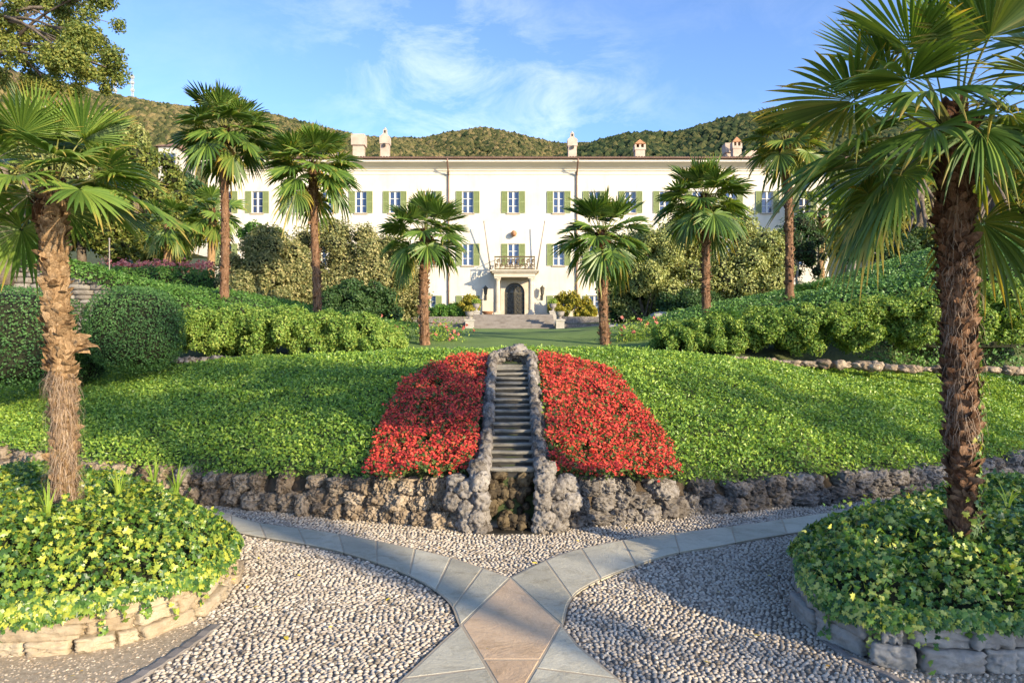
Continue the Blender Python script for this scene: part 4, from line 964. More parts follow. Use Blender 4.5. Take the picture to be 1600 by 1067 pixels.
# near palms
pb = P(100, 785, 5.0); H = (785 - 300) * 5.0 / K
palm((pb[0], pb[1], .35), H + pb[2] - .35, .085, 'shaggy sandy-trunked fan palm standing in the sunlit ivy bed', 201, nf=30, scale=.70, q=44, mats='frondlight', tmat='fibrelight', nst=1300, hair=2200, light=(.05, .48),
     bulge=([0, .1, .42, .47, .5, .75, .95, 1], [.092, .068, .062, .078, .064, .070, .074, .078]), stub=.05, rows=150, curve=(-.07, 0), dist=(.16, .24, .3, .26, .04, .0), dry=0)
pb = P(1503, 780, 4.3); H = (780 - 212) * 4.3 / K
palm((pb[0], pb[1], .35), H + pb[2] - .35, .092, 'tall thick-trunked fan palm with yellow-tipped fronds in the shaded ivy bed', 208, nf=0, scale=1.0, q=46, mats='mixed', shrink=.84, open_front=True, tmat='fibre', nst=1500, hair=1300, light=(.3, .98),
     bulge=([0, .08, .4, .75, 1], [.092, .068, .074, .080, .080]), stub=.05, rows=170, curve=(-.03, 0), dist=(.18, .27, .27, .20, .05, .0), dry=0, extra=((2, 2.95, 1.05, 0), (3, 3.15, .95, 0), (4, 3.0, .72, 0), (3, 3.95, .80, .05), (1, 4.5, .9, 0), (1, -.3, 1, 0), (2, .1, 1, 0), (4, -.95, .95, -.1), (3, -.25, 1, 0),
     (2, 1.2, 1, 0), (1, 2.2, 1, 0), (3, 1.8, 1, 0), (3, .8, 1, 0), (0, .4, .8, 0), (0, 2.6, .85, 0), (0, 4.4, .75, 0), (2, -1.25, .92, .1), (5, .6, .8, 0), (4, 2.4, .85, 0), (2, 3.75, .95, 0), (4, -.2, .9, 0), (1, 3.4, .95, 0), (3, -1.7, .6, .15), (3, 2.5, 1, 0)))
PALM_R = [o for o in bpy.data.objects if o.get('label', '').startswith('tall thick')][0]
hf = link('frond', frond_mesh('frond', 4711, R(-30), .60, .44, M['frondold'], 40, .5, .5, 125, .05, .5), PALM_R); hf.location = (-.1, -.05, H + pb[2] - .35 - .06); hf.rotation_euler = (0, 0, R(183))
for sd_, el, pe_, bl, dr_, fn, az_, dz, mt in ((4712, 14, .24, .60, .62, 130, -58, .03, 'frondold'), (4713, 30, .44, .54, .45, 140, 222, .02, 'frondlight'), (4714, -18, .50, .44, .45, 130, 200, -.05, 'frondlight'), (4715, -8, .42, .52, .6, 130, -25, -.04, 'frondlight'), (4716, 5, .40, .42, .7, 120, 250, -.05, 'frond')):
    hf = link('frond', frond_mesh('frond', sd_, R(el), pe_, bl, M[mt], 42, .55, dr_, fn, .08, .45), PALM_R); hf.location = (-.03 + .06 * math.cos(R(az_)), .06 * math.sin(R(az_)), H + pb[2] - .35 + dz); hf.rotation_euler = (0, 0, R(az_))
r = np.random.default_rng(12); c0 = P(100, 785, 5.0); n = 15; aa = r.uniform(0, 6.28, n); o_ = np.stack([np.cos(aa), np.sin(aa), 0 * aa], 1)
pp = np.array([c0[0] - .035, c0[1], 0]) + o_ * .064 + np.c_[np.zeros(n), np.zeros(n), 1.64 + r.normal(0, .035, n)]
FT = (np.array([(-.4, 0, 0), (.4, 0, 0), (-.42, .35, .12), (.42, .35, .12), (-.3, .7, .42), (.3, .7, .42), (-.08, .85, .85), (.08, .85, .85), (0, .7, 1.1)]), [np.array([(0, 1, 3, 2), (2, 3, 5, 4), (4, 5, 7, 6)]), np.array([(6, 7, 8)])])
V, F = leaves(pp, o_ + np.array([0, 0, -.1]), .12 * r.uniform(.5, 1.3, n), FT, r, .3, (0, 0, 1)); 
PALM_L = [o for o in bpy.data.objects if o.get('label', '').startswith('shaggy sandy')][0]
link('bark_flap', mesh_np('bark_flap', V - np.array(PALM_L.location), F, M['fibrelight']), PALM_L)
# mid palms: px of the trunk foot, its y, depth, px and py of the crown centre
for k, (bx_, by_, D, tx, ty, sc, lab, nf, mats) in enumerate([
    (350, 462, 17.0, 352, 212, 1.12, 'tall slender fan palm before the left end of the villa', 34, 'frond'),
    (495, 495, 17.0, 490, 268, 1.12, 'fan palm with yellowing orange fruit stalks before the tan shrubs', 34, 'frondlight'),
    (663, 545, 14.7, 664, 372, .92, 'short fan palm at the left corner of the lawn', 28, 'frond'),
    (946, 545, 14.7, 940, 372, .95, 'short dark fan palm at the right corner of the lawn', 30, 'frond'),
    (1105, 485, 17.0, 1100, 318, 1.1, 'fan palm rising from the azaleas before the sage green shrubs', 32, 'frond'),
    (1235, 465, 17.0, 1228, 228, .98, 'tall slender fan palm before the right end of the villa', 30, 'frondold')]):
    b_ = P(bx_, by_, D); t_ = P(tx, ty, D); g = gz(b_[0], b_[1]); z0 = min(g, b_[2])
    pr = palm((b_[0], b_[1], z0), t_[2] - z0, .112, lab, 220 + k, nf=int(nf * 1.35), scale=sc * .97, q=28, mats=mats, nst=320, hair=500, light=(0, 1), curve=(t_[0] - b_[0], 0), rows=70, stub=.06, dist=(.16, .24, .23, .2, .13, .04), dry=2,
              bulge=([0, .05, .7, .9, 1], [.12, .098, .088, .105, .115]))
    if k == 1:
        mb = MB(); rr = np.random.default_rng(5)
        for q in range(5):
            a_ = rr.uniform(-1.2, 1.2) ; s0 = np.array([t_[0] - b_[0], 0, t_[2] - z0 - .05]); e = s0 + np.array([.35 + .1 * q * .5, -.2 + .1 * q, -.25 - .05 * q])
            mb.tube(smooth_open([s0, s0 * .5 + e * .5 + np.array([0, 0, .18]), e], 6), np.linspace(.015, .008, 6), 5)
            for w in range(60):
                c = e + rr.normal(0, .07, 3); mb.add(ICO[1][0] * .018 + c, ICO[1][1].tolist())
        mb.build('fruit_stalk', surf('orange_palm_fruit', [(.45, .24, .03), (.6, .36, .06)], 6, .6, 0), pr)
for k, (bx_, by_, D, tx, ty, sc, lab) in enumerate([
    (262, 445, 23, 263, 352, .95, 'small pale-trunked palm above the clipped hedge by the left trees'),
    (330, 470, 24, 332, 335, 1.0, 'small palm half hidden behind the tall left villa palm'),
    (1283, 445, 26, 1284, 335, 1.05, 'small ragged palm before the right corner of the villa')]):
    b_ = P(bx_, by_, D); t_ = P(tx, ty, D); z0 = min(gz(b_[0], b_[1]), b_[2])
    palm((b_[0], b_[1], z0), t_[2] - z0, .12, lab, 240 + k, nf=22, scale=sc, q=20, mats='frondlight', tmat='fibrelight', nst=60, rows=40, dry=1, curve=(t_[0] - b_[0], 0))
# ivy creeping up the thick trunk
r = np.random.default_rng(9); n = 420; t = r.random(n) ** 1.6
ang = -.75 + r.normal(0, .5, n) * (1 - .75 * t) + .5 * t; c0 = P(1503, 780, 4.3); rad = .092
pp = np.stack([c0[0] + np.cos(ang) * rad, c0[1] + np.sin(ang) * rad, .48 + t * 1.12], 1)
V, F = leaves(pp, np.stack([np.cos(ang), np.sin(ang), .2 + 0 * ang], 1), r.uniform(.03, .055, n) * (1 - .35 * t), T_IVY, r, .35, (0, 0, -1))
link('ivy_creeper', mesh_np('ivy_creeper', V, F, M['ivy']), label='ivy creeping up the right side of the thick palm trunk', cat='ivy')
#@@GARDEN
# --- left terrace: dry stone wall with ivy hedge on top, topiary, azaleas
def drystone(name, path, label, seed, thick=.32, sh=.11):
    r = np.random.default_rng(seed); S = smooth_open(np.asarray(path, float), 60); parts = []
    L = np.concatenate([[0], np.cumsum(np.linalg.norm(np.diff(S[:, :2], axis=0), axis=1))])
    f = lambda t: np.array([np.interp(t, L, S[:, k]) for k in range(4)])
    zmin, zmax = S[:, 2].min(), S[:, 3].max(); z = zmin
    V0, F0 = ICO[2]
    while z < zmax:
        h = sh * r.uniform(.75, 1.25); t = r.uniform(0, .2)
        while t < L[-1]:
            w = r.uniform(.18, .5); q = f(t + w / 2); q2 = f(min(L[-1], t + w / 2 + .05)); rz = math.atan2(q2[1] - q[1], q2[0] - q[0])
            if q[2] - .1 < z and z + h * .6 < q[3]: parts.append((*rock(V0, F0, (q[0], q[1], z + h / 2), (w * .54, thick / 2, h * .55), rz, r, .14, 1.6, .8), 0))
            t += w
        z += h
    A = f(L).T if False else S
    V = np.concatenate([np.c_[A[:, 0], A[:, 1] + .0, A[:, 2]], np.c_[A[:, 0], A[:, 1], A[:, 3] - .06]]); n = len(A)
    parts.append((V, np.array([(k, k + 1, n + k + 1, n + k) for k in range(n - 1)]), 1))
    V, F, m = merge([(v, [f_], k) for v, f_, k in parts])
    return link(name, mesh_np(name, V, F, [M['drystone'], M['soil']], m, smooth=True), label=label, cat='stone wall')
def topline(px, py, D): p = P(px, py, D); return p
wl = [(-60, 390, 15.2), (20, 402, 15.2), (110, 422, 15.3), (200, 447, 15.5), (300, 478, 15.8), (420, 500, 16.2), (560, 520, 16.6)]
wp = [P(*q) for q in wl]
drystone('terrace_wall', [(p[0], p[1], 1.2 if i < 4 else 1.5, p[2]) for i, p in enumerate(wp)], 'dry stone retaining wall sloping down behind the topiary ball', 301)
row_hedge('ivy_hedge', [(p[0], p[1] + .05, p[2] - .07, .34, .30 if i < 5 else .27) for i, p in enumerate(wp)], 9000, .075, M['hedge'], 302, 'sloping dark green ivy strip along the top of the dry stone wall')
def slope_ivy(x0, x1, y0, y1, n, mat, seed, label, cond):
    r = np.random.default_rng(seed); x = r.uniform(x0, x1, n); y = r.uniform(y0, y1, n); k = cond(x, y); x, y = x[k], y[k]
    z = ground_h(x, y) + .02 + r.random(len(x)) * .10 + .06 * fbm(np.c_[x * 1.5, y * 1.5, 0 * x], 3, 3)
    V, F = leaves(np.c_[x, y, z], np.tile([0, -.5, 1.], (len(x), 1)), r.uniform(.05, .085, len(x)), T_LEAF, r, .8)
    link('ground_ivy', mesh_np('ground_ivy', V, F, mat), kind='stuff', label=label, cat='ground cover')
slope_ivy(-15, -2.6, 15.4, 21.5, 42000, M['hedge'], 306, 'ground ivy on the terrace slope around the two left palm trunks', lambda x, y: y > 16.0 + (x + 3) * -.02)
slope_ivy(2.9, 15, 13.9, 21, 48000, M['bankivy'], 307, 'ground ivy on the slope around the azalea palm and the tall right palm', lambda x, y: x > 2.9 + (y - 14) * .12)
def ground_mid(px, py, D): return P(px, py, D)
c = P(212, 515, 11.2); clipped('topiary_bush', c, np.array([.69, .66, .68]), 15000, .036, M['box'], 303, .3, .035, label='rounded clipped dark green topiary bush in front of the stone wall', cat='topiary')
c = P(30, 522, 10.9); clipped('clipped_hedge', c + np.array([-.45, 0, -.05]), np.array([1.35, .7, .78]), 17000, .042, M['box'], 304, .6, .06, label='broad dark clipped hedge behind the shaggy palm trunk', cat='hedge')
clipped('topiary_bush', P(128, 560, 11.9), np.array([.36, .5, .42]), 4000, .04, M['box'], 305, .4, .06, label='narrow dark clipped bush squeezed between the hedge and the topiary ball', cat='topiary')
azl = [(310, 527, 13.2, 58, 36, 'leftmost azalea mound next to the clipped topiary ball'), (372, 522, 13.6, 62, 38, 'second azalea mound from the topiary ball'), (440, 524, 13.3, 64, 36, 'middle azalea mound below the foot of the yellowing palm'),
       (505, 527, 13.5, 58, 34, 'azalea mound in front of the yellowing palm trunk'), (562, 530, 13.3, 52, 30, 'low azalea mound between the yellowing palm and the lawn'), (600, 538, 13.2, 34, 22, 'last small azalea mound next to the lawn corner palm')]
for k, (px, py, D, rx, rz, lab) in enumerate(azl):
    c = P(px, py, D); shrub('azalea_bush', c, (rx * D / K * 1.12, .7, rz * D / K * 1.12), 80, 15000, .046, M['azalea'], 310 + k, lab, 'azalea bush', 'azalea bushes behind the mound on the left', T_OVAL, False, (.13, .26), .5, -.6)
# back-left: clipped hedge with pink flower row, small pole
h0 = [P(150, 440, 21), P(230, 443, 21), P(300, 446, 21), P(345, 452, 21)]
row_hedge('clipped_hedge', [(p[0], p[1], p[2] - .55, .6, 1.05) for p in h0], 7000, .075, M['hedge'], 320, 'long clipped green hedge below the row of pink-red flowers', 'hedge')
r = np.random.default_rng(321); n = 900; px = r.uniform(165, 335, n); D = 22.2
pp = np.stack([(px - CX) * D / K, D + r.normal(0, .25, n), EYE + (CY - 417) * D / K + r.normal(0, .09, n) + .06 * np.sin(px * .2)], 1)
V, F = leaves(pp, np.tile([0, -.4, 1.], (n, 1)), r.uniform(.05, .11, n), T_PETAL, r, .6)
link('flower_row', mesh_np('flower_row', V, F, M['pinkflower']), kind='stuff', label='row of pink-red flowers along the back of the clipped hedge', cat='flowers')
mb = MB(); p = P(171, 430, 20); mb.tube([(0, 0, -.8), (0, 0, 1.0)], .016, 8); mb.tube([(0, 0, 1.0), (0, 0, 1.05)], .024, 8); mb.build('garden_post', M['pole'], None, p, label='thin pale post standing in front of the hedge on the far left', cat='post')
# big tan shrubs before the villa, left of the lawn
for k, (px, py, D, rx, rz, nb, per, mt, lab) in enumerate([
    (420, 432, 20.5, 62, 72, 70, 7500, 'tanshrub', 'tall tan-green shrub between the two left palms'),
    (525, 425, 22, 82, 80, 90, 9500, 'tanshrub', 'largest tan shrub directly behind the yellowing palm'),
    (612, 445, 23, 50, 68, 60, 6000, 'tanshrub', 'tan shrub at the lawn side behind the short left palm'),
    (398, 468, 19.2, 45, 34, 40, 3800, 'tanshrub', 'low tan shrub at the foot of the tall left palm'),
    (560, 480, 20, 62, 32, 46, 4200, 'darkshrub', 'low dark green shrub beneath the tan shrubs'),
    (408, 372, 24, 30, 20, 22, 1600, 'hedge', 'bright green shrub top poking above the tan shrubs')]):
    c = P(px, py, D); shrub('garden_shrub', c, (rx * D / K * 1.05, 1.1, rz * D / K * 1.05), nb, per * 3.2, .085, M[mt], 330 + k, lab, 'shrub', 'tall shrubs left of the lawn', T_LEAF, True, (.2, .33), .5)
for k, (px, py, D, rx, rz, nb, per, mt, lab) in enumerate([
    (1010, 435, 21.5, 62, 66, 70, 7500, 'sageshrub', 'large sage green shrub just right of the short dark palm'),
    (1110, 414, 22, 88, 86, 95, 9500, 'sageshrub', 'largest pale sage shrub behind the azalea palm'),
    (1185, 428, 21.5, 44, 68, 56, 4600, 'sageshrub', 'pale sage shrub nearest the tall right palm'),
    (970, 462, 22.8, 32, 38, 44, 3600, 'darkshrub', 'deep green shrub in the shade behind the short dark palm'),
    (1075, 478, 20.5, 46, 20, 40, 3600, 'darkshrub', 'dark low shrub under the pale sage shrubs')]):
    c = P(px, py, D); shrub('garden_shrub', c, (rx * D / K * 1.05, 1.1, rz * D / K * 1.05), nb, per * 3.2, .085, M[mt], 340 + k, lab, 'shrub', 'tall shrubs right of the lawn', T_LEAF, True, (.2, .33), .5)
# right side
azr = [(1065, 533, 13.4, 50, 24, 'low azalea mound right of the short dark palm'), (1130, 527, 13.2, 58, 30, 'azalea mound below the azalea palm'), (1205, 522, 13.0, 62, 36, 'azalea mound left of the tall right palm foot'), (1290, 520, 12.7, 68, 40, 'broad yellowish azalea mound in the middle of the right row'),
       (1375, 512, 12.6, 62, 46, 'azalea mound just left of the thick palm trunk'), (1450, 508, 12.4, 58, 48, 'azalea mound hidden behind the thick palm trunk'), (1530, 500, 12.2, 62, 52, 'bright green azalea mound right of the thick palm trunk'), (1610, 495, 12.2, 60, 54, 'azalea mound cut by the right edge of the picture')]
for k, (px, py, D, rx, rz, lab) in enumerate(azr):
    c = P(px, py, D); shrub('azalea_bush', c, (rx * D / K * 1.12, .7, rz * D / K * 1.1), 80, 15000, .046, M['azalea'], 350 + k, lab, 'azalea bush', 'azalea bushes behind the mound on the right', T_OVAL, False, (.13, .26), .5, -.6)
bk = [(1090, 505, 15.8), (1150, 500, 15.8), (1220, 480, 15.6), (1300, 452, 15.4), (1400, 428, 15.2), (1480, 408, 15), (1560, 386, 14.8), (1700, 340, 14.6)]
row_hedge('ivy_bank', [(*(P(q[0], q[1], q[2])[:2] + np.array([0, .35])), 1.6, 1.15, P(*q)[2] - 1.6) for q in bk], 26000, .075, M['bankivy'], 360, 'long ivy-covered bank climbing to the right behind the azaleas', 'ivy bank', lump=.07)
clipped('topiary_bush', P(1488, 490, 13.4), np.array([.5, .45, .62]), 4500, .04, M['box'], 361, .4, .05, label='small clipped bush mostly hidden behind the thick palm trunk', cat='topiary')
def low_wall(name, pix, label, seed, sz=(.10, .2), mat=None, stack=1):
    r = np.random.default_rng(seed); parts = []; S = smooth_open(np.array([P(*q) for q in pix]), 50)
    L = np.concatenate([[0], np.cumsum(np.linalg.norm(np.diff(S, axis=0), axis=1))]); t = 0
    while t < L[-1]:
        q = np.array([np.interp(t, L, S[:, k]) for k in range(3)]); s = r.uniform(*sz)
        for j in range(stack): parts.append((*rock(ICO[3][0], ICO[3][1], (q[0], q[1] + r.uniform(-.05, .05), q[2] - .05 + j * s * .9), (s * r.uniform(.8, 1.4), s * .8, s * r.uniform(.4, .7)), r.uniform(0, 3), r, .6, 2, .45), 0))
        t += s * 1.15
    V, F, m = merge([(v, [f], k) for v, f, k in parts]); return link(name, mesh_np(name, V, F, mat or M['tufagrey'], m, smooth=True), label=label, cat='stone edging')
low_wall('stone_edging', [(1130, 560, 12), (1230, 563, 11.9), (1330, 566, 11.8), (1430, 572, 11.7), (1530, 572, 11.6), (1640, 578, 11.5)], 'rough grey stone edging between the mound and the right azaleas', 362, (.06, .14), M['tufa'], stack=1)
low_wall('stone_edging', [(280, 560, 12.6), (340, 558, 12.7), (420, 560, 12.7), (500, 556, 12.7)], 'mostly hidden stone edging in front of the left azaleas', 363, (.08, .14))
# small round-headed tree, ferns, slim trees at the right
b_ = P(1247, 462, 23.5); tree('garden_tree', (b_[0], b_[1], gz(b_[0], b_[1])), 2.4, (.85, .8, 1.3), 40, 5200, .075, M['darkshrub'], 370, 'small dark round-headed tree behind the tall right palm', tr=.06, bark=M['palebark'], crown_c=P(1247, 400, 23.5), core=.6)
b_ = P(1338, 450, 22); tree('garden_tree', (b_[0], b_[1], min(gz(b_[0], b_[1]), b_[2])), 3.0, (.9, .8, .75), 36, 3600, .09, M['darkshrub'], 371, 'small spreading tree on pale twin stems above the ivy bank', tr=.09, bark=M['palebark'], crown_c=P(1350, 385, 22))
b_ = P(1382, 440, 23); tree('garden_tree', (b_[0], b_[1], min(gz(b_[0], b_[1]), b_[2])), 2.6, (.75, .8, .6), 30, 2800, .09, M['darkshrub'], 372, 'small pale-stemmed tree nearest the thick palm above the ivy bank', tr=.06, bark=M['palebark'], crown_c=P(1392, 392, 23))
def fern(px, py, D, n, L, label, seed):
    r = np.random.default_rng(seed); c = P(px, py, D); root = empty('fern_plant', c, label=label, cat='fern', group='ferns beside the ivy bank')
    Vs, Fs, o = [], [], 0
    for k in range(n):
        a = r.uniform(0, 6.28); d = np.array([math.cos(a), math.sin(a), 0]); s = np.array([-d[1], d[0], 0]); e = r.uniform(.5, 1.2)
        for j in range(22):
            t = j / 21; cc = d * L * t * math.cos(e) + np.array([0, 0, L * (t * math.sin(e) - .55 * t * t)]); w = L * .16 * math.sin(math.pi * min(1, t * .9 + .12)) + .01
            for sg in (-1, 1):
                tip_ = cc + s * sg * w + d * w * .4 - np.array([0, 0, w * .25]); Vs += [cc, cc + d * L * .03, tip_]; Fs.append((o, o + 1, o + 2)); o += 3
    link('fronds', mesh_np('fronds', np.array(Vs), [np.array(Fs)], M['fern']), root); return root
for k, (px, py, D, L, lab) in enumerate([(1272, 462, 18.8, 1.05, 'bright arching fern right of the small round-headed tree'), (1305, 458, 18.8, .9, 'dark arching fern between the bright fern and the pale twin stems'), (1130, 500, 15.2, .7, 'feathery green plant at the foot of the azalea palm')]):
    fern(px, py, D, 42, L, lab, 380 + k)
# roses near the lawn corners
def rosebush(px, py, D, label, seed, n=26):
    r = np.random.default_rng(seed); c = P(px, py, D); z = gz(c[0], c[1]); root = empty('rose_bush', (c[0], c[1], z), label=label, cat='rose bush', group='rose bushes by the lawn')
    hh = c[2] - z + .1; q = r.normal(0, 1, (700, 3)) * np.array([.25, .15, .16]) + np.array([0, 0, hh * .6]); V, F = leaves(q, r.normal(0, 1, (700, 3)) + np.array([0, 0, .5]), .055, T_OVAL, r, .5)
    link('foliage', mesh_np('foliage', V, F, M['azalea']), root)
    q = r.normal(0, 1, (n, 3)) * np.array([.28, .15, .13]) + np.array([0, 0, hh * .9]); q = np.repeat(q, 4, 0) + r.normal(0, .012, (n * 4, 3)); V, F = leaves(q, r.normal(0, 1, (n * 4, 3)), .06, T_PETAL, r, .5)
    link('blossom', mesh_np('blossom', V, F, M['pinkflower']), root)
for k, (px, py, D, lab) in enumerate([(622, 520, 15, 'pale rose bush left of the short left palm'), (690, 520, 15.5, 'rose bush with red blooms right of the short left palm'), (985, 525, 15, 'rose bush right of the short dark palm'), (1018, 520, 15.5, 'rose bush with few red blooms near the smooth boulder')]): rosebush(px, py, D, lab, 390 + k, 16 if k % 2 else 7)
V, F = rock(ICO[4][0], ICO[4][1], P(1032, 508, 18), (.36, .3, .36), .2, np.random.default_rng(2), .18, 1.3, .15); link('boulder', mesh_np('boulder', V, [F], M['greystone'], smooth=True), label='smooth pale grey boulder under the sage shrubs', cat='boulder')
V, F = rock(ICO[4][0], ICO[4][1], P(975, 516, 19), (.75, .35, .16), .1, np.random.default_rng(3), .2, 1.6, .2); link('boulder', mesh_np('boulder', V, [F], M['greystone'], smooth=True), label='long low grey boulder beside the short dark palm', cat='boulder')

# --- lawn (a mown sheet) and the terraces before the villa
lx = np.linspace(-1, 1, 40); ly = np.linspace(11.4, 47.9, 60); LX, LY = np.meshgrid(lx, ly, indexing='ij')
half = np.interp(LY, [11, 13, 16, 30, 48], [2.5, 2.6, 3.2, 4.8, 6.8]); LXX = LX * half
LZ = ground_h(LXX, LY) + .02 + .04 * np.clip(1 - LX ** 2, 0, 1) - .06 * np.clip((12.4 - LY), 0, 1)
li = np.arange(LX.size).reshape(LX.shape)
link('lawn', mesh_np('lawn', np.stack([LXX, LY, LZ], -1).reshape(-1, 3), [np.stack([li[:-1, :-1], li[1:, :-1], li[1:, 1:], li[:-1, 1:]], -1).reshape(-1, 4)], M['lawn'], smooth=True), kind='structure')
#@@VILLA
SC5 = .05; VD = 55.0
def vx(px): return (px - CX) * SC5
def vz(py): return EYE + (CY - py) * SC5
VZ0 = 3.6
V_ = empty('villa', (0, VD, VZ0), label='long cream three-storey villa with green shutters at the top of the garden', cat='villa')
def L3(x, y, z): return (x, y - VD, z - VZ0)
WXS = [353, 402, 457, 511, 564, 617, 672, 731, 802, 873, 929, 985, 1039, 1090, 1142, 1199, 1257]
rowsz = [(vz(333), vz(299)), (vz(415), vz(381)), (vz(489), vz(462))]
ow = .43
holes = []
for ri, (z0, z1) in enumerate(rowsz):
    for px in WXS:
        if ri == 2 and px == 802: continue
        holes.append((vx(px) - ow, vx(px) + ow, z0, z1))
holes.append((vx(804) - .82, vx(804) + .82, 3.72, vz(441)))
x0, x1, ztop = vx(325), vx(1295), vz(262)
def facade():
    mb = MB(); X = sorted(set([x0, x1] + [h[0] for h in holes] + [h[1] for h in holes])); Z = sorted(set([2.4, ztop] + [h[2] for h in holes] + [h[3] for h in holes]))
    for a, b_ in zip(X[:-1], X[1:]):
        for c, d in zip(Z[:-1], Z[1:]):
            mx, mz = (a + b_) / 2, (c + d) / 2
            if any(h[0] < mx < h[1] and h[2] < mz < h[3] for h in holes): continue
            mb.add([L3(a, VD, c), L3(b_, VD, c), L3(b_, VD, d), L3(a, VD, d)], [(0, 1, 2, 3)])
    for h in holes:                      # reveals
        a, b_, c, d = h; e = VD + .28
        mb.add([L3(a, VD, c), L3(a, e, c), L3(a, e, d), L3(a, VD, d)], [(0, 3, 2, 1)]); mb.add([L3(b_, VD, c), L3(b_, e, c), L3(b_, e, d), L3(b_, VD, d)], [(0, 1, 2, 3)])
        mb.add([L3(a, VD, d), L3(b_, VD, d), L3(b_, e, d), L3(a, e, d)], [(0, 1, 2, 3)]); mb.add([L3(a, VD, c), L3(b_, VD, c), L3(b_, e, c), L3(a, e, c)], [(0, 3, 2, 1)])
    B = VD + 14
    mb.add([L3(x0, VD, 2.4), L3(x0, B, 2.4), L3(x0, B, ztop), L3(x0, VD, ztop)], [(0, 3, 2, 1)]); mb.add([L3(x1, VD, 2.4), L3(x1, B, 2.4), L3(x1, B, ztop), L3(x1, VD, ztop)], [(0, 1, 2, 3)])
    mb.add([L3(x0, B, 2.4), L3(x1, B, 2.4), L3(x1, B, ztop), L3(x0, B, ztop)], [(0, 3, 2, 1)])
    mb.build('wall', M['stucco'], V_)
facade()
mb = MB()
mb.box(x0 - .05, x1 + .05, -.05, -.002, vz(273) - VZ0, vz(271) - VZ0); mb.box(x0 - .07, x1 + .07, -.10, -.001, vz(267.5) - VZ0, vz(265.5) - VZ0)
# coved cornice swelling out to the eave
prof = [(-.0, vz(265.5)), (-.12, vz(264)), (-.22, vz(262)), (-.5, vz(259.5)), (-.78, vz(257.8)), (-.86, vz(257.2)), (-.86, vz(253.6)), (.3, vz(253.6)), (.3, vz(262)), (0, vz(262))]
Vc = [(x, y, z - VZ0) for x in (x0 - .5, x1 + .5) for y, z in prof]; n = len(prof)
mb.add(Vc, [(k, (k + 1) % n, n + (k + 1) % n, n + k) for k in range(n)] + [tuple(range(n))[::-1], tuple(range(n, 2 * n))])
mb.build('cornice', M['cornice'], V_)
# roof: low hipped, with the dark eave board and tile edge
rf = MB(); ex0, ex1, ey0, ey1, ez = x0 - 1.1, x1 + 1.1, -.9, 15, vz(252) - VZ0; hz = ez + 1.75
pts = [(ex0, ey0, ez), (ex1, ey0, ez), (ex1, ey1, ez), (ex0, ey1, ez), (ex0 + 8, 7, hz), (ex1 - 8, 7, hz)]
rf.add(pts, [(0, 1, 5, 4), (1, 2, 5), (2, 3, 4, 5), (3, 0, 4), (0, 3, 2, 1)])
ROOF = rf.build('roof', M['roof'], V_)
mb = MB(); mb.box(ex0, ex1, ey0 - .06, ey0 - .003, ez - .10, ez + .09)
for x in np.arange(ex0, ex1, .22): mb.lathe([(.085, -.03), (.085, .03)], (0, 0, 0), 8) if False else mb.box(x, x + .13, ey0 - .12, ey0 - .0601, ez + .02, ez + .12)
mb.build('eave', M['eave'], ROOF)
mb = MB(); mb.tube([(ex0, ey0 - .13, ez + .0), (ex1, ey0 - .13, ez + .0)], .065, 8); mb.build('gutter', M['pipe'], ROOF)
def chimney(px, ptop, w, style, D=58.5):
    x = (px - CX) * D / K; zt_ = EYE + (CY - ptop) * D / K - VZ0; y = D - VD; zb = ez + .2; mb = MB(); h = zt_ - zb; w = w * D / K / 2
    if style == 'slab':
        mb.box(x - w * .8, x + w * .8, y - .35, y + .35, zb, zb + h * .68); mb.box(x - w, x + w, y - .5, y + .5, zb + h * .68, zt_)
    elif style == 'tower':
        mb.box(x - w, x + w, y - w, y + w, zb, zb + h * .6); mb.box(x - w * 1.18, x + w * 1.18, y - w * 1.18, y + w * 1.18, zb + h * .6, zb + h * .78)
        mb.add([(x - w * 1.15, y - w * 1.15, zb + h * .781), (x + w * 1.15, y - w * 1.15, zb + h * .781), (x + w * 1.15, y + w * 1.15, zb + h * .781), (x - w * 1.15, y + w * 1.15, zb + h * .781), (x - w * .5, y - w * .5, zb + h * .86), (x + w * .5, y - w * .5, zb + h * .86), (x + w * .5, y + w * .5, zb + h * .86), (x - w * .5, y + w * .5, zb + h * .86)], [(0, 1, 5, 4), (1, 2, 6, 5), (2, 3, 7, 6), (3, 0, 4, 7), (4, 5, 6, 7)])
        mb.box(x - w * .45, x + w * .45, y - w * .45, y + w * .45, zb + h * .861, zb + h * .96); mb.lathe([(w * .5, 0), (w * .1, h * .06)], (x, y, zb + h * .961), 8)
        mb.box(x - w * .3, x + w * .3, y - w * 1.0 - .2, y - w * 1.185, zb + h * .52, zb + h * .60, 1); mb.box(x - w * .2, x + w * .2, y - w * .46 - .02, y - w * .451, zb + h * .88, zb + h * .94, 1)
    else:
        mb.box(x - w, x + w, y - w, y + w, zb, zb + h * .62); mb.box(x - w * 1.15, x + w * 1.15, y - w * 1.15, y + w * 1.15, zb + h * .62, zb + h * .7)
        for sx in (-1, 1): mb.box(x + sx * w * .95 - w * .2, x + sx * w * .95 + w * .2, y - w, y + w, zb + h * .701, zb + h * .82)
        mb.box(x - w * .2, x + w * .2, y - w * .98, y + w * .98, zb + h * .701, zb + h * .82)
        mb.add([(x - w * 1.2, y - w * 1.2, zb + h * .821), (x + w * 1.2, y - w * 1.2, zb + h * .821), (x + w * 1.2, y + w * 1.2, zb + h * .821), (x - w * 1.2, y + w * 1.2, zb + h * .821), (x, y - w * .6, zt_), (x, y + w * .6, zt_)], [(0, 1, 4), (1, 2, 5, 4), (2, 3, 5), (3, 0, 4, 5), (0, 3, 2, 1)], 2)
    mb.build('chimney', [M['chimney'], M['cascadedark'], M['terracotta']], ROOF)
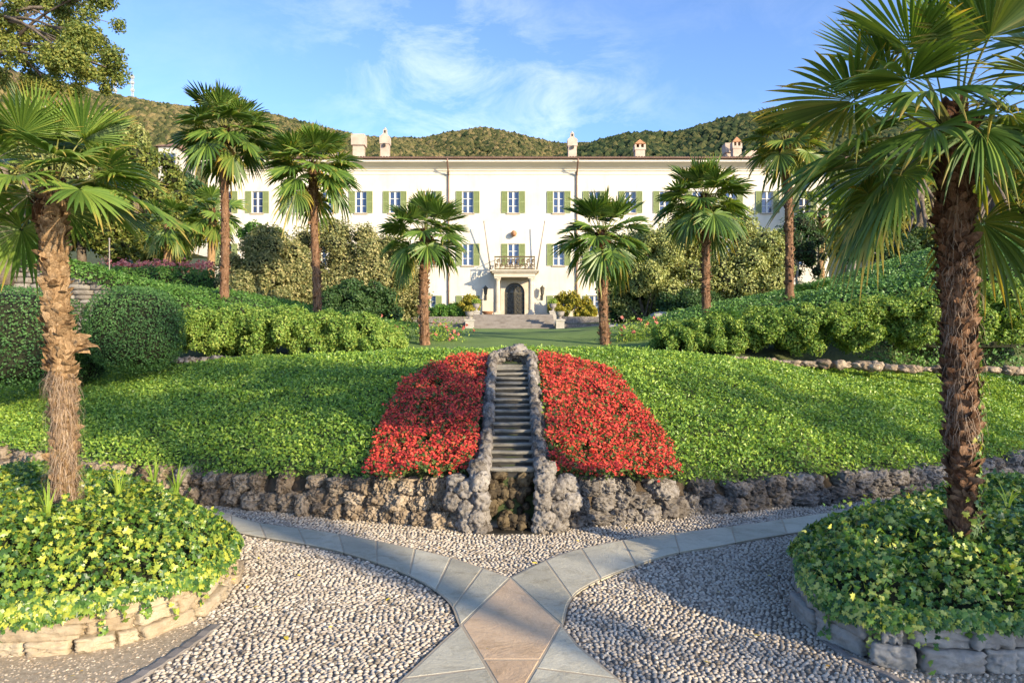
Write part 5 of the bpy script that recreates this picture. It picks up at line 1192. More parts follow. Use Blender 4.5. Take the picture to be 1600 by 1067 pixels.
chimney(561, 212, 21, 'slab'); chimney(602, 201, 13, 'tower'); chimney(894, 207, 13, 'tower'); chimney(999, 219, 15, 'house'); chimney(1150, 215, 13, 'house'); chimney(1136, 226, 11, 'slab', 60); chimney(1172, 238, 22, 'slab', 61); chimney(521, 232, 12, 'slab', 60)
# windows: built once, copied
def window(w, h):
    f = MB(); t = .055; y0, y1 = .12, .20
    f.box(-w, -w + t, y0, y1, 0, h); f.box(w - t, w, y0, y1, 0, h); f.box(-w + t, w - t, y0, y1, 0, t); f.box(-w + t, w - t, y0, y1, h - t, h); f.box(-.07, .07, y0 - .01, y1, t, h - t)
    for k in (1, 2):
        for a, b_ in ((-w + t, -.07), (.07, w - t)): f.box(a, b_, y0 + .01, y1 - .02, h * k / 3 - .02, h * k / 3 + .02)
    o = f.build('window', M['frame'])
    g = MB(); g.add([(-w + t, .17, t), (w - t, .17, t), (w - t, .17, h - t), (-w + t, .17, h - t)], [(0, 1, 2, 3)]); g.build('pane', M['glass'], o)
    s = MB(); s.box(-w - .1, w + .1, -.10, .12, -.10, -.002); s.build('sill', M['sill'], o)
    for sx in (-1, 1):
        m_ = MB(); a, b_ = sorted((sx * (w + .02), sx * (w + .49))); yy0, yy1 = -.075, -.03
        m_.box(a, a + .05, yy0, yy1, 0, h); m_.box(b_ - .05, b_, yy0, yy1, 0, h)
        for z in (0, h * .5 - .03, h - .06): m_.box(a + .05, b_ - .05, yy0 + .002, yy1 - .002, z, z + .06)
        z = .07
        while z < h - .08:
            if not (h * .5 - .06 < z < h * .5 + .03): m_.add([(a + .05, yy0 + .005, z), (b_ - .05, yy0 + .005, z), (b_ - .05, yy1 - .005, z + .06), (a + .05, yy1 - .005, z + .06)], [(0, 1, 2, 3)])
            z += .058
        m_.box(a + .05, b_ - .05, yy1 - .004, yy1 - .001, .05, h - .05); m_.build('shutter', M['shutter'], o)
    return o
wproto = {}
for ri, (z0, z1) in enumerate(rowsz):
    for px in WXS:
        if ri == 2 and px == 802: continue
        h = round(z1 - z0, 3); first = h not in wproto
        o = window(ow, z1 - z0) if first else copy_tree(wproto[h])
        if first: wproto[h] = o
        o.parent = V_; o.location = (vx(px), 0, z0 - VZ0)
# downpipes with swan necks
for px in (701, 901):
    x = vx(px); mb = MB(); zt_ = vz(254) - VZ0
    mb.tube(smooth_open([(x, -1.15, zt_), (x, -1.1, zt_ - .25), (x, -.5, zt_ - .7), (x, -.1, zt_ - 1.1), (x, -.1, zt_ - 1.6), (x, -.1, .2)], 24), .065, 8)
    for z in (2, 5, 8): mb.tube([(x, -.1, z), (x, -.1, z + .08)], .08, 8)
    mb.build('downpipe', M['pipe'], V_, smooth=True)
# portico: columns, entablature, balcony, door
dx = vx(804); PD = 1.5
por = MB()
zc0, zc1 = 3.72 - VZ0, vz(436) - VZ0
for sx in (-1, 1):
    cx_ = dx + sx * 1.28
    por.box(cx_ - .26, cx_ + .26, -PD - .26, -PD + .26, zc0, zc0 + .18); por.lathe([(.24, .18), (.24, .24), (.2, .3), (.2, .34), (.19, 1.4), (.165, zc1 - .28), (.2, zc1 - .24), (.24, zc1 - .12), (.24, zc1 - .11)], (cx_, -PD, zc0), 16); por.box(cx_ - .25, cx_ + .25, -PD - .25, -PD + .25, zc1 - .11, zc1 - .001)
    por.box(cx_ + sx * .05 - .17, cx_ + sx * .05 + .17, -.16, -.004, zc0, zc1 - .002)
PORT = empty('portico', (0, 0, 0)); PORT.parent = V_
por.build('column_pair', M['stone_trim'], PORT) if False else None
for sx in (-1, 1):
    c = MB(); cx_ = dx + sx * 1.28
    c.box(cx_ - .26, cx_ + .26, -PD - .26, -PD + .26, zc0, zc0 + .18); c.lathe([(.24, .181), (.24, .24), (.2, .3), (.2, .34), (.19, 1.4), (.165, zc1 - zc0 - .28), (.2, zc1 - zc0 - .24), (.24, zc1 - zc0 - .12), (.24, zc1 - zc0 - .115)], (cx_, -PD, zc0), 16); c.box(cx_ - .25, cx_ + .25, -PD - .25, -PD + .25, zc1 - .11, zc1 - .001)
    c.build('column', M['stone_trim'], PORT)
    c = MB(); c.box(cx_ - .17 + sx * .05, cx_ + .17 + sx * .05, -.16, -.004, zc0, zc1 - .002); c.build('pilaster', M['stone_trim'], PORT)
e = MB(); e.box(dx - 1.56, dx + 1.56, -PD - .3, -.004, zc1, zc1 + .3); e.box(dx - 1.7, dx + 1.7, -PD - .45, -.003, zc1 + .301, zc1 + .42); e.box(dx - 1.85, dx + 1.85, -PD - .6, -.002, zc1 + .421, zc1 + .52); e.build('entablature', M['stone_trim'], PORT)
# balcony railing of scrolled ironwork
b0, b1 = zc1 + .55, vz(406.5) - VZ0; bh = b1 - b0
rl = MB(); rx_, ry_ = 1.5, -PD - .42
path = [(dx - rx_, -.05), (dx - rx_, ry_), (dx + rx_, ry_), (dx + rx_, -.05)]
for z in (b0, b0 + .06, b1): rl.tube([(path[0][0], path[0][1], z), (path[1][0], path[1][1], z)], .03, 6); rl.tube([(path[1][0], path[1][1], z), (path[2][0], path[2][1], z)], .03, 6); rl.tube([(path[2][0], path[2][1], z), (path[3][0], path[3][1], z)], .03, 6)
rl.box(dx - rx_ - .05, dx + rx_ + .05, ry_ - .04, ry_ + .04, b1 + .0301, b1 + .075)
def ring(mb, cx, cy, cz_, rr, th, axis='y', turns=1.0, n=14):
    pts = []
    for k in range(n + 1):
        a = 2 * math.pi * turns * k / n; q = rr * (1 - .55 * k / n) if turns > 1 else rr
        pts.append((cx + q * math.cos(a), cy, cz_ + q * math.sin(a)) if axis == 'y' else (cx, cy + q * math.cos(a), cz_ + q * math.sin(a)))
    mb.tube(pts, th, 5)
for x in np.linspace(dx - rx_, dx + rx_, 9):
    rl.tube([(x, ry_, b0), (x, ry_, b1)], .022, 5)
for k in range(8):
    x = dx - rx_ + (k + .5) * 2 * rx_ / 8; ring(rl, x - .06, ry_, b0 + bh * .32, .14, .027, 'y', 1.6, 18); ring(rl, x + .07, ry_, b0 + bh * .7, .14, .027, 'y', 1.6, 18); rl.tube([(x - .15, ry_, b0 + .1), (x, ry_, b0 + bh * .5), (x + .15, ry_, b1 - .1)], .024, 5)
for sx in (-1, 1):
    for k in range(4): ring(rl, dx + sx * rx_, ry_ + .25 + k * .45, b0 + bh * .5, .18, .027, 'x', 1.6, 18)
rl.build('balcony_railing', M['railing'], PORT)
# arched stone surround and iron-and-glass door set in it
dw, dtop = .78, vz(442) - VZ0; spr = dtop - dw
def arch_pts(w, top, n=14): return [(dx + w * math.cos(a), top - w + w * math.sin(a)) for a in np.linspace(0, math.pi, n)]
sr = MB(); ip = [(dx + dw, zc0)] + arch_pts(dw, dtop) + [(dx - dw, zc0)]; ow_, ot = 1.08, dtop + .28
op = [(dx + ow_, zc0), (dx + ow_, dtop - dw)] + [(dx + ow_, ot) if k < 1 else (dx + ow_ - 2 * ow_ * k / 11, ot) for k in range(12)] + [(dx - ow_, dtop - dw), (dx - ow_, zc0)]
op = op[:len(ip)] if len(op) >= len(ip) else op
n = len(ip); op = [(dx + ow_ * math.copysign(min(1, abs(math.cos(a)) * 1.45), math.cos(a)), max(zc0, min(ot, spr + (ot - spr) * math.sin(a) * 1.4))) for a in np.linspace(0, math.pi, n)]; op[0] = (dx + ow_, zc0); op[-1] = (dx - ow_, zc0)
V = [(x, -.09, z) for x, z in ip] + [(x, -.09, z) for x, z in op] + [(x, .3, z) for x, z in ip]
sr.add(V, [(k, n + k, n + k + 1, k + 1) for k in range(n - 1)] + [(k, k + 1, 2 * n + k + 1, 2 * n + k) for k in range(n - 1)])
sr.build('door_surround', M['stone_trim'], V_)
dr = MB(); dr.add([(x, .16, z) for x, z in [(dx + dw, zc0)] + arch_pts(dw, dtop) + [(dx - dw, zc0)]], [tuple(range(n))[::-1]])
M['doorglass'] = surf('dim_door_glass', [(.05, .047, .04), (.11, .105, .09)], 2, .3, 0)
DOOR = dr.build('door', M['doorglass'], V_)
gr = MB(); yy = .10
for z in (zc0 + .05, zc0 + .8, spr, spr - .05): gr.tube([(dx - dw, yy, z), (dx + dw, yy, z)], .03, 5)
for x in (-dw + .03, -.04, .04, dw - .03, -.4, .4): gr.tube([(dx + x, yy, zc0), (dx + x, yy, spr + math.sqrt(max(0, dw * dw - x * x)) - .02)], .028, 5)
for sx in (-1, 1):
    for z in (zc0 + .25, zc0 + .58, zc0 + .98, zc0 + 1.3, zc0 + 1.62):
        for k in (.21, .58): ring(gr, dx + sx * k, yy, z, .15, .024, 'y', 1.7, 16)
    for a in (20, 45, 70): ring(gr, dx + sx * .45 * math.cos(R(a)), yy, spr + .45 * math.sin(R(a)), .13, .018, 'y', 1.7, 16)
gr.tube([(x, yy, z) for x, z in arch_pts(dw - .03, dtop - .03)], .03, 5)
gr.build('grille', M['iron'], DOOR)
for sx, px in ((-1, 759), (1, 847)):
    lm = MB(); x = vx(px); z = vz(452) - VZ0
    lm.tube(smooth_open([(x, -.03, z - .6), (x, -.3, z - .75), (x, -.45, z - .5)], 8), .025, 6); lm.lathe([(.06, -.5), (.12, -.42), (.17, 0), (.17, .02), (.21, .04), (.06, .2), (.02, .28)], (x, -.45, z), 8); lm.lathe([(.09, -.1), (.09, .3)], (x, -.02, z - .75), 8)
    lm.build('wall_lantern', M['iron'], V_)
for (ax_, ay_, bx_, by_) in ((767, 424, 757, 351), (838, 425, 850, 351)):
    fp = MB(); fp.tube([(vx(ax_), -.35, vz(ay_) - VZ0), (vx(bx_), -1.1, vz(by_) - VZ0)], [.06, .045], 8); fp.lathe([(.03, 0), (.06, .04), (.06, .08), (.0, .12)], (vx(bx_), -1.1, vz(by_) - VZ0), 8); fp.tube([(vx(ax_), -.02, vz(ay_) - VZ0 - .1), (vx(ax_), -.42, vz(ay_) - VZ0 + .1)], .05, 6)
    fp.build('flagpole', M['pole'], V_, smooth=True)
V0, F0 = ICO[3]; rr_ = np.random.default_rng(1); V, F = rock(V0, F0, (vx(803), -.3, vz(366) - VZ0), (.22, .3, .24), 0, rr_, .12, 2)
link('wall_ornament', mesh_np('wall_ornament', V, [F], M['terracotta'], smooth=True), V_)

# --- steps, pedestals with urns, terrace edges, bushes at the villa foot
ST = empty('stone_steps', (vx(803), 48.0, 2.4), label='broad weathered grey stone steps rising to the villa door', cat='steps')
ns = 8; sx0, sx1 = (737 - CX) * 49.5 / K - vx(803), (866 - CX) * 49.5 / K - vx(803)
for k in range(ns):
    mb = MB(); z0 = 0.0; z1 = .1 + (k + 1) * 1.16 / ns; y0 = .2 + k * .42; mb.box(sx0, sx1, y0, y0 + .42 if k < ns - 1 else 5.6, -.3, z1); mb.box(sx0 - .002, sx1 + .002, y0 - .03, y0 + .1, z1 - .05, z1 + .003)
    mb.build('step', M['step'], ST)
def urn_ped(px, pyb, pyt, D, w, label, seed):
    x = (px - CX) * D / K; zb = EYE + (CY - pyb) * D / K; zt_ = EYE + (CY - pyt) * D / K; h = zt_ - zb
    root = empty('pedestal', (x, D, zb), label=label, cat='pedestal', group='urn pedestals beside the steps')
    mb = MB(); mb.box(-w * 1.15, w * 1.15, -w * 1.15, w * 1.15, -.4, .12); mb.box(-w, w, -w, w, .1201, h - .12); mb.box(-w * 1.2, w * 1.2, -w * 1.2, w * 1.2, h - .1199, h); mb.build('shaft', M['pedestal'], root)
    u = MB(); s = w / .25; u.lathe([(.16 * s, 0), (.16 * s, .05), (.07 * s, .1), (.08 * s, .16), (.22 * s, .26), (.27 * s, .4), (.25 * s, .46), (.31 * s, .5), (.31 * s, .53), (.24 * s, .535)], (0, 0, h + .001), 18)
    uo = u.build('flower_urn', M['urn'], None, (x, D, zb), smooth=True, label=label.replace('pedestal', 'flower urn').replace('carrying an urn', 'with a plant'), cat='urn', group='urns on the step pedestals')
    r = np.random.default_rng(seed); q = sphere_dirs(420, r, -.1) * r.uniform(.3, 1, (420, 1)) * np.array([.36, .36, .30]) * s + np.array([0, 0, h + .6]); V, F = leaves(q, q - np.array([0, 0, h + .5]), .13, T_LEAF, r, .5)
    link('plant', mesh_np('plant', V, F, M['yellowbush'] if seed % 2 else M['azalea']), uo)
urn_ped(734, 518, 499, 48.0, .28, 'pale stone pedestal carrying an urn, lower left of the steps', 1); urn_ped(744, 505, 486, 51.5, .24, 'pale stone pedestal carrying an urn, upper left of the steps', 2)
urn_ped(875, 518, 499, 48.0, .28, 'pale stone pedestal carrying an urn, lower right of the steps', 3); urn_ped(864, 505, 486, 51.5, .24, 'pale stone pedestal carrying an urn, upper right of the steps', 4)
def terrace(pxa, pxb, D0, D1, z, label, nm='terrace_edge'):
    mb = MB(); xa, xb = (pxa - CX) * D0 / K, (pxb - CX) * D0 / K
    mb.box(xa, xb, D0, D0 + .3, 2.2, z + .06); mb.build(nm, M['tufagrey'], None, label=label, cat='low wall', group='low terrace walls before the villa')
    g = MB(); g.box(xa, xb, D0 + .3, D1, 2.2, z); g.build('lawn', M['lawn'], kind='structure')
terrace(600, 727, 48.6, 51.2, 2.85, 'low stone terrace edge left of the steps, nearer the lawn'); terrace(600, 733, 51.2, 55, 3.45, 'low stone terrace edge left of the steps, nearer the villa')
terrace(882, 1010, 48.6, 51.2, 2.85, 'low stone terrace edge right of the steps, nearer the lawn'); terrace(876, 1010, 51.2, 55, 3.45, 'low stone terrace edge right of the steps, nearer the villa')
mb = MB(); xa = (640 - CX) * 40 / K; 
low_wall('stone_edging', [(600, 508, 36), (640, 511, 36), (680, 515, 37), (722, 517, 46)], 'pale stone kerb curving along the left of the lawn', 401, (.14, .26), M['tufagrey'])
low_wall('stone_edging', [(882, 517, 46), (930, 517, 38), (980, 514, 33), (1020, 506, 28)], 'pale stone kerb curving along the right of the lawn', 402, (.14, .26), M['tufagrey'])
for k, (px, py, D, rx, rz, mt, lab) in enumerate([(735, 480, 53, 16, 17, 'yellowbush', 'reddish-green bush left of the villa door above the urns'), (712, 486, 53.4, 16, 11, 'hedge', 'low green bush between the door bush and the left downpipe'), (688, 487, 53.2, 18, 12, 'hedge', 'low green bush left of the left downpipe'),
    (888, 477, 53, 34, 19, 'yellowbush', 'big golden-green bush right of the villa door'), (918, 487, 53, 14, 9, 'yellowbush', 'small golden bush at the right end of the golden-green bush')]):
    c = P(px, py, D); shrub('villa_bush', c, (rx * D / K, .8, rz * D / K), 36, 2200, .2, M[mt], 410 + k, lab, 'bush', 'bushes along the villa foot', T_LEAF, False, (.22, .34), .6)
mb = MB(); p = P(762, 491, 53); mb.lathe([(.3, 0), (.42, .2), (.46, .24), (.38, .25)], (0, 0, 0), 16); mb.build('terracotta_bowl', M['terracotta'], None, (p[0], p[1], 3.72), smooth=True, label='low terracotta bowl at the left of the villa door', cat='flower pot')
#@@BACK
# background trees left and right of the villa
bl = [(60, 300, 27, 95, 75, 'backleaf', 'bushy background tree behind the shaggy palm crown'), (215, 300, 34, 70, 75, 'treeleaf', 'olive green tree between the shaggy palm and the tall left palm'), (285, 345, 40, 52, 70, 'darkshrub', 'dark tree beside the left corner of the villa'),
      (130, 370, 25, 75, 48, 'treeleaf', 'broad yellow-green shrub tree above the pink flowers'), (40, 385, 22, 55, 42, 'darkshrub', 'dark shrub tree above the left end of the ivy strip'), (225, 390, 27, 66, 42, 'treeleaf', 'yellow-green bushy tree behind the small pale palm'), (170, 240, 45, 60, 60, 'backleaf', 'far tree on the slope above the shaggy palm')]
for k, (px, py, D, rx, rz, mt, lab) in enumerate(bl):
    c = P(px, py, D); g = gz(c[0], c[1]); rx_, rz_ = rx * D / K, rz * D / K
    tree('broadleaf_tree', (c[0], c[1], min(g, c[2] - rz_)), 5, (rx_, rx_ * .8, rz_), 60, 6500, .0075 * D * .7, M[mt], 430 + k, lab, group='background trees left of the villa', tr=.18, crown_c=c, core=.5, br=(.18, .3))
br_ = [(1390, 340, 30, 62, 60, 'backleaf', 'olive tree behind the hanging palm frond'), (1350, 300, 50, 60, 48, 'backleaf', 'far grey-green tree beside the right corner of the villa'), (1470, 310, 34, 75, 62, 'backleaf', 'bushy tree behind the thick palm crown'), (1570, 320, 30, 70, 70, 'treeleaf', 'yellow-green tree at the right edge above the ivy bank'), (1440, 390, 26, 55, 28, 'treeleaf', 'low bright shrub tree left of the thick palm trunk'), (1555, 385, 24, 60, 30, 'darkshrub', 'low dark shrub tree right of the thick palm trunk'), (1320, 372, 36, 34, 44, 'darkshrub', 'dark bluish tree between the villa corner and the hanging frond')]
for k, (px, py, D, rx, rz, mt, lab) in enumerate(br_):
    c = P(px, py, D); g = gz(c[0], c[1]); rx_, rz_ = rx * D / K, rz * D / K
    tree('broadleaf_tree', (c[0], c[1], min(g, c[2] - rz_)), 5, (rx_, rx_ * .8, rz_), 54, 6000, .0075 * D * .7, M[mt], 450 + k, lab, group='background trees right of the villa', tr=.16, crown_c=c, core=.5, br=(.18, .3))
# the big tree whose branches come in at the top left
def big_tree():
    r = np.random.default_rng(470); b_ = P(4, 400, 15); root = empty('broadleaf_tree', (b_[0], b_[1], 3.3), label='large overhanging tree filling the top left corner, with drooping leafy branches', cat='tree')
    ctr = P(-20, 40, 14.5) - np.array([b_[0], b_[1], 3.3]); T0 = np.array([0, 0, 0.]); mb = MB(); tp = ctr + np.array([-.3, 0, .4])
    mb.tube(smooth_open([(0, 0, -.4), (.02, 0, 1.2), (-.1, 0, 2.4), tp], 16), np.linspace(.22, .09, 16), 10); B = []
    targets = [(20, 30), (60, 60), (100, 40), (140, 75), (165, 105), (130, 20), (90, 105), (140, 130), (50, 110), (20, 90), (100, 70), (60, 15), (150, 55), (30, 140), (120, 100), (80, 135), (10, 60), (-40, 40), (-60, 100), (-80, 10), (40, -30), (90, -20), (140, -15), (0, -40), (105, 15), (70, 85), (170, 120), (125, 60)]
    for px, py in targets:
        t = P(px, py, 14.5 + r.uniform(-1.6, 1.6)) - np.array([b_[0], b_[1], 3.3]); s = tp * r.uniform(.72, 1.0); md = s * .5 + t * .5 + np.array([0, 0, .25])
        path = smooth_open([s, md, t], 9); mb.tube(path, np.linspace(.05, .01, 9), 6)
        for q in range(4):
            c = t + r.normal(0, .17, 3) * np.array([1, 1.4, .8]); B.append((*c, r.uniform(.12, .27)))
            mb.tube([path[6], (path[6] + c) / 2 + r.normal(0, .05, 3), c], [.014, .01, .005], 5)
    link('crown', crown_mesh('crown', B, 24000, .062, M['treeleaf'], r, T_LEAF, .0), root); mb.build('trunk', M['bark'], root, smooth=True)
big_tree()
# small houses seen between the trees
def house(px, py, D, w, h, label, roof=True):
    c = P(px, py, D); x, z = c[0], c[2]; root = empty('house', (x, D, z - 4), label=label, cat='house'); mb = MB(); mb.box(-w, w, -2, 4, -6, 4 + h); mb.build('wall', M['whitewall'], root)
    rf = MB(); a = h + 4; rf.add([(-w - .4, -2.4, a), (w + .4, -2.4, a), (w + .4, 4.4, a), (-w - .4, 4.4, a), (-w * .4, 1, a + 1.3), (w * .4, 1, a + 1.3)], [(0, 1, 5, 4), (1, 2, 5), (2, 3, 4, 5), (3, 0, 4), (0, 3, 2, 1)]); rf.build('roof', M['roof'], root)
    for k in (-.5, .3):
        wn = MB(); wn.box(w * k, w * k + .8, -2.03, -1.95, a - 2.2, a - .9); wn.build('window', M['glass'], root)
house(78, 172, 75, 1.9, 0, 'white house glimpsed between the big tree and the shaggy palm'); house(272, 236, 95, 1.1, 0, 'small pale house on the slope left of the tall palm'); house(292, 276, 90, 1.5, -1.5, 'pale low house just left of the villa roof'); house(1440, 402, 48, 2.0, -1.8, 'pale garden house behind the ivy bank at the right')

# ------------------------------------------------------------------ hills
def hill(name, ridge, D0, D1, zb, n, tr, mat, seed, label, power=1.25, ext=.25):
    r = np.random.default_rng(seed); rp = np.array(ridge, float); px0, px1 = rp[:, 0].min(), rp[:, 0].max()
    def surf_(px, t):                         # t 0 foot .. 1 ridge .. beyond: falls off behind
        D = D0 + (D1 - D0) * t; zr = EYE + (CY - np.interp(px, rp[:, 0], rp[:, 1])) * D1 / K
        x = (px - CX) / K * D; tt = np.clip(t, 0, 1); z = zb + (zr - zb) * (1 - (1 - tt) ** power) - np.clip(t - 1, 0, 1) * (zr - zb) * 1.2
        nz = fbm(np.stack([x / 38, D / 60, 0 * x], -1).reshape(-1, 3), seed, 4).reshape(np.shape(x))
        return x, D, z + (nz * 4 - 3 + 6 * (.12 - np.abs(fbm(np.stack([x / 55, D / 130, 0 * x + 3], -1).reshape(-1, 3), seed + 9, 3).reshape(np.shape(x))) * 2)) * D1 / 500 * np.clip(t * 2.5, 0, 1) * np.clip(1.35 - t, .15, 1)
    A, Tt = np.meshgrid(np.linspace(px0, px1, 160), np.linspace(0, 1.6, 50), indexing='ij'); x, D, z = surf_(A, Tt)
    ii = np.arange(A.size).reshape(A.shape); Qh = np.stack([ii[:-1, :-1], ii[1:, :-1], ii[1:, 1:], ii[:-1, 1:]], -1).reshape(-1, 4)
    link(name, mesh_np(name, np.stack([x, D, z], -1).reshape(-1, 3), [Qh], M['hill'], smooth=True), kind='structure')
    px = r.uniform(px0, px1, n); t = .12 + .91 * (r.random(n) ** .6); x, D, z = surf_(px, t)
    V0, F0 = ICO[1]; s = tr * r.uniform(.55, 1.35, n) * (1 + .5 * fbm(np.stack([x / 60, D / 60, 0 * x], 1), 8, 2))
    dd = 1 + .6 * fbm((V0[None] * 2.1 + r.uniform(0, 50, (n, 1, 3))).reshape(-1, 3), 4, 3).reshape(n, -1)
    V = V0[None] * (dd * s[:, None])[..., None] * np.array([1, 1, 1.1]) * r.uniform(.7, 1.35, (n, 1, 3)) + np.stack([x, D, z + s * .35], 1)[:, None]
    F = (F0[None] + (np.arange(n) * len(V0))[:, None, None]).reshape(-1, 3)
    link('woodland', mesh_np('woodland', V.reshape(-1, 3), [F], mat), kind='stuff', label=label, cat='woodland')
hill('hill', [(-350, 60), (-100, 90), (60, 125), (150, 148), (215, 158), (300, 172), (420, 182), (480, 196), (560, 216), (640, 226), (720, 250)], 150, 430, 10, 24000, 1.5, M['woodland'], 501, 'olive brown woodland on the steep hillside at the left')
hill('mountain', [(480, 235), (560, 222), (640, 221), (690, 214), (735, 207), (752, 205), (775, 209), (830, 217), (880, 222), (930, 226), (1000, 236), (1060, 250)], 480, 950, 60, 20000, 2.7, M['woodland'], 502, 'sunlit woodland on the distant mountain behind the villa roof')
hill('hill', [(860, 252), (900, 238), (930, 226), (965, 220), (1010, 211), (1050, 212), (1100, 200), (1165, 188), (1220, 182), (1330, 186), (1450, 196), (1600, 190), (1900, 170)], 170, 560, 10, 26000, 1.8, M['woodland2'], 503, 'dark green woodland on the hillside at the right')
for k, (px, pt, lab) in enumerate([(180, 118, 'shorter lattice antenna mast on the left ridge'), (207, 117, 'lattice antenna mast standing alone on the left ridge, right of the other mast')]):
    D = 430; p = P(px, 160, D); top = P(px, pt, D)[2]; mb = MB(); h = top - p[2] + 6; w = .55
    for sx, sy in ((-1, -1), (1, -1), (1, 1), (-1, 1)): mb.tube([(sx * w, sy * w, -2), (sx * w * .6, sy * w * .6, h)], .12, 4)
    for q in range(12):
        z0_, z1_ = h * q / 12, h * (q + 1) / 12; sg = 1 if q % 2 else -1; mb.tube([(-w * sg * .8, -w * .8, z0_), (w * sg * .8, -w * .8, z1_)], .09, 4); mb.tube([(w * .8, -w * sg * .8, z0_), (w * .8, w * sg * .8, z1_)], .09, 4)
    for q in (.55, .75, .9): mb.box(-w * 1.6, w * 1.6, -w * 1.3, w * 1.3, h * q, h * q + 1.6)
    mb.build('antenna_mast', M['mast'], None, (p[0], p[1], p[2] - 6), label=lab, cat='antenna mast', group='antenna masts on the left ridge')
#@@SHADE
# trees and tall shrubs of the garden outside the frame, towards the sun; they throw the dappled shade over the mound
_c, _s = math.cos(R(17)), math.sin(R(17)); Q2 = math.sqrt(.5)
def uvs(u, v, s): return np.array([(u + s) * Q2, (u - s) * Q2, (v + s * _s) / _c])
def shade_tree(name, uv, s, label, seed, mat, tr=.1, foot=None, leaf=.09, per=170):
    r = np.random.default_rng(seed); c = np.array([uvs(u, v, s + r.uniform(-1.6, 1.6)) for u, v, b in uv]); B = np.c_[c, [b for u, v, b in uv]]
    f = c.mean(0) if foot is None else uvs(foot, 0, s); base = np.array([f[0], f[1], 0.]); root = empty(name, base, label=label, cat='tree' if tr > .06 else 'shrub'); B[:, :3] -= base
    link('crown', crown_mesh('crown', B, per * len(B), leaf, mat, r, T_LEAF, .0), root); mb = MB(); hh = B[:, 2].mean()
    mb.tube(smooth_open([(0, 0, -.2), (.05, 0, hh * .5), (0, .05, hh)], 8), np.linspace(tr, tr * .5, 8), 8)
    for b_ in B[::3]: mb.tube(smooth_open([(0, 0, hh * .6), b_[:3] * .6 + np.array([0, 0, hh * .35]), b_[:3]], 6), np.linspace(tr * .4, .01, 6), 5)
    mb.build('trunk', M['bark'], root, smooth=True)
rs = np.random.default_rng(900)
uvA = [(u, v, rs.uniform(.26, .46)) for u, v in zip(rs.uniform(2.5, 5.6, 60), rs.uniform(3.35, 5.4, 60)) if not (u > 4.8 and v > 4.9)]
shade_tree('broadleaf_tree', uvA, 16.0, 'open-crowned garden tree standing behind the viewpoint to the right', 901, M['treeleaf'], .10, 2.95, .09, 85)
uvB = [(u, v, rs.uniform(.14, .28)) for u, v in zip(rs.uniform(3.3, 6.2, 60), rs.uniform(-.6, .95, 60)) if not (u < 3.7 and v > .85)]
shade_tree('broadleaf_tree', uvB, 12.0, 'leafy garden tree right of the path, outside the view', 902, M['treeleaf'], .07, None, .08, 120)
uvC = [(u, v, rs.uniform(.16, .34)) for u, v in zip(rs.uniform(6.3, 12.2, 150), rs.uniform(-.3, 2.7, 150)) if not (7.1 < u < 8.5 and 1.45 < v < 1.95) and not (9.6 < u < 12.3 and 1.9 < v < 2.7) and not (u < 7.2 and v > 1.3)]
shade_tree('broadleaf_tree', uvC, 12.0, 'broad leafy tree right of the right ivy bed, outside the view', 903, M['treeleaf'], .09, None, .08, 85)
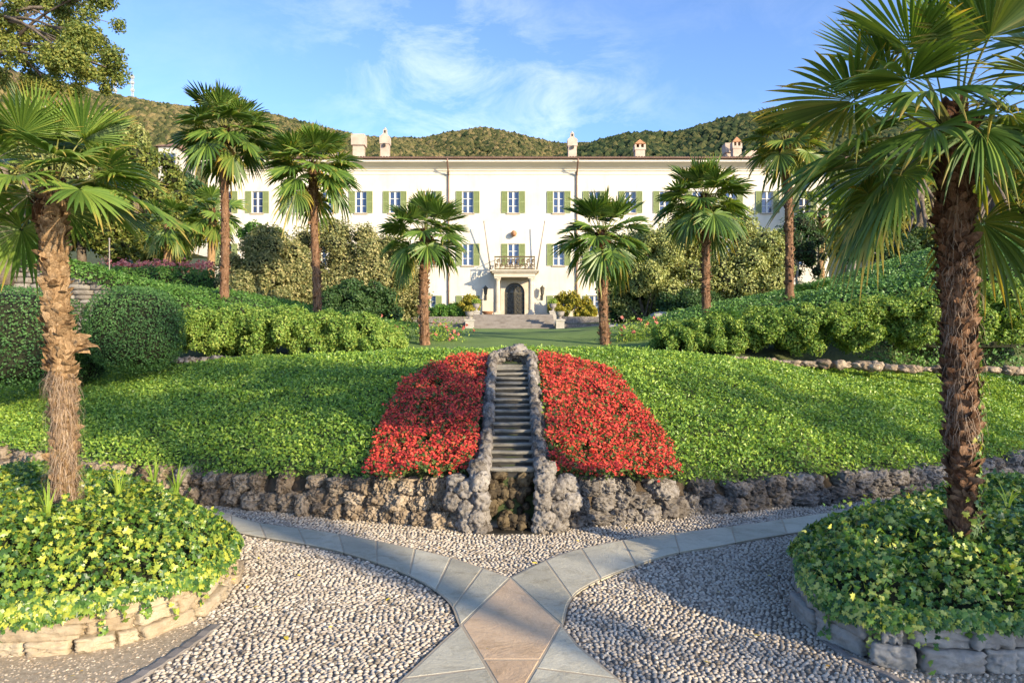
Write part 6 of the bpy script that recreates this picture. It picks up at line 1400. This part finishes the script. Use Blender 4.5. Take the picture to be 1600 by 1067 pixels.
#@@LIGHT
SUN_AZ, SUN_EL = 45.0, 17.0                # sun behind the camera to the right: az measured from straight behind towards the right
sd = Vector((math.sin(R(SUN_AZ)) * math.cos(R(SUN_EL)), -math.cos(R(SUN_AZ)) * math.cos(R(SUN_EL)), math.sin(R(SUN_EL))))
sl = bpy.data.lights.new('sun', 'SUN'); sl.energy = 3.05; sl.angle = R(.6); sl.color = (1, .83, .57)
so = bpy.data.objects.new('sun', sl); COL.objects.link(so); so.rotation_euler = sd.to_track_quat('Z', 'Y').to_euler(); so.location = (20, -20, 30)
w = bpy.data.worlds.new('World'); SC.world = w; w.use_nodes = True; nt = w.node_tree; bg = nt.nodes['Background']
sky = nt.nodes.new('ShaderNodeTexSky'); sky.sky_type = 'NISHITA'; sky.sun_disc = False; sky.sun_elevation = R(SUN_EL); sky.sun_rotation = R(180 - SUN_AZ); sky.altitude = 300; sky.air_density = .56; sky.dust_density = .5; sky.ozone_density = 3.0
tc = nt.nodes.new('ShaderNodeTexCoord')
mp = nt.nodes.new('ShaderNodeMapping'); mp.inputs['Rotation'].default_value = (0, R(-50), 0); mp.inputs['Scale'].default_value = (2.4, 3, 4.6); nt.links.new(tc.outputs['Generated'], mp.inputs[0])
n1 = noise(nt, 3.0, 12, .68, mp.outputs[0], .5); n2 = noise(nt, 5, 4, .5, tc.outputs['Generated'], .2)
c1 = ramp(nt, [(0, 0, 0), (1, 1, 1)], n1, [.45, .78]).outputs[0]
def dirmask(px, py, r0, r1):
    d = Vector((px - CX, K, CY - py)).normalized(); dn = nt.nodes.new('ShaderNodeVectorMath'); dn.operation = 'DISTANCE'; nt.links.new(tc.outputs['Generated'], dn.inputs[0]); dn.inputs[1].default_value = d
    return ramp(nt, [(1, 1, 1), (0, 0, 0)], dn.outputs['Value'], [r0, r1]).outputs[0]
mk = mth(nt, 'MAXIMUM', dirmask(690, 110, .04, .2), dirmask(880, 190, .03, .17)); mk = mth(nt, 'MAXIMUM', mk, mth(nt, 'MULTIPLY', dirmask(560, 40, .02, .2), .5)); mk = mth(nt, 'MAXIMUM', mk, .13)
cf = mth(nt, 'MULTIPLY', mth(nt, 'MULTIPLY', c1, mk), .27)
skc = mixc(nt, cf, sky.outputs[0], (6.6, 6.3, 6.2))
nt.links.new(skc, bg.inputs['Color']); bg.inputs['Strength'].default_value = .15
cam = bpy.data.cameras.new('camera'); cam.sensor_width = 36; cam.lens = K / 1600 * 36; cam.clip_end = 5000; cam.clip_start = .05
co = bpy.data.objects.new('camera', cam); COL.objects.link(co); co.location = (0, 0, EYE); co.rotation_euler = (R(90), 0, 0); SC.camera = co
vs = SC.view_settings; vs.view_transform = 'Standard'; vs.look = 'None'; vs.exposure = 1.53; vs.gamma = 1
SC.cycles.max_bounces = 6; SC.cycles.transparent_max_bounces = 4; SC.cycles.use_denoising = True
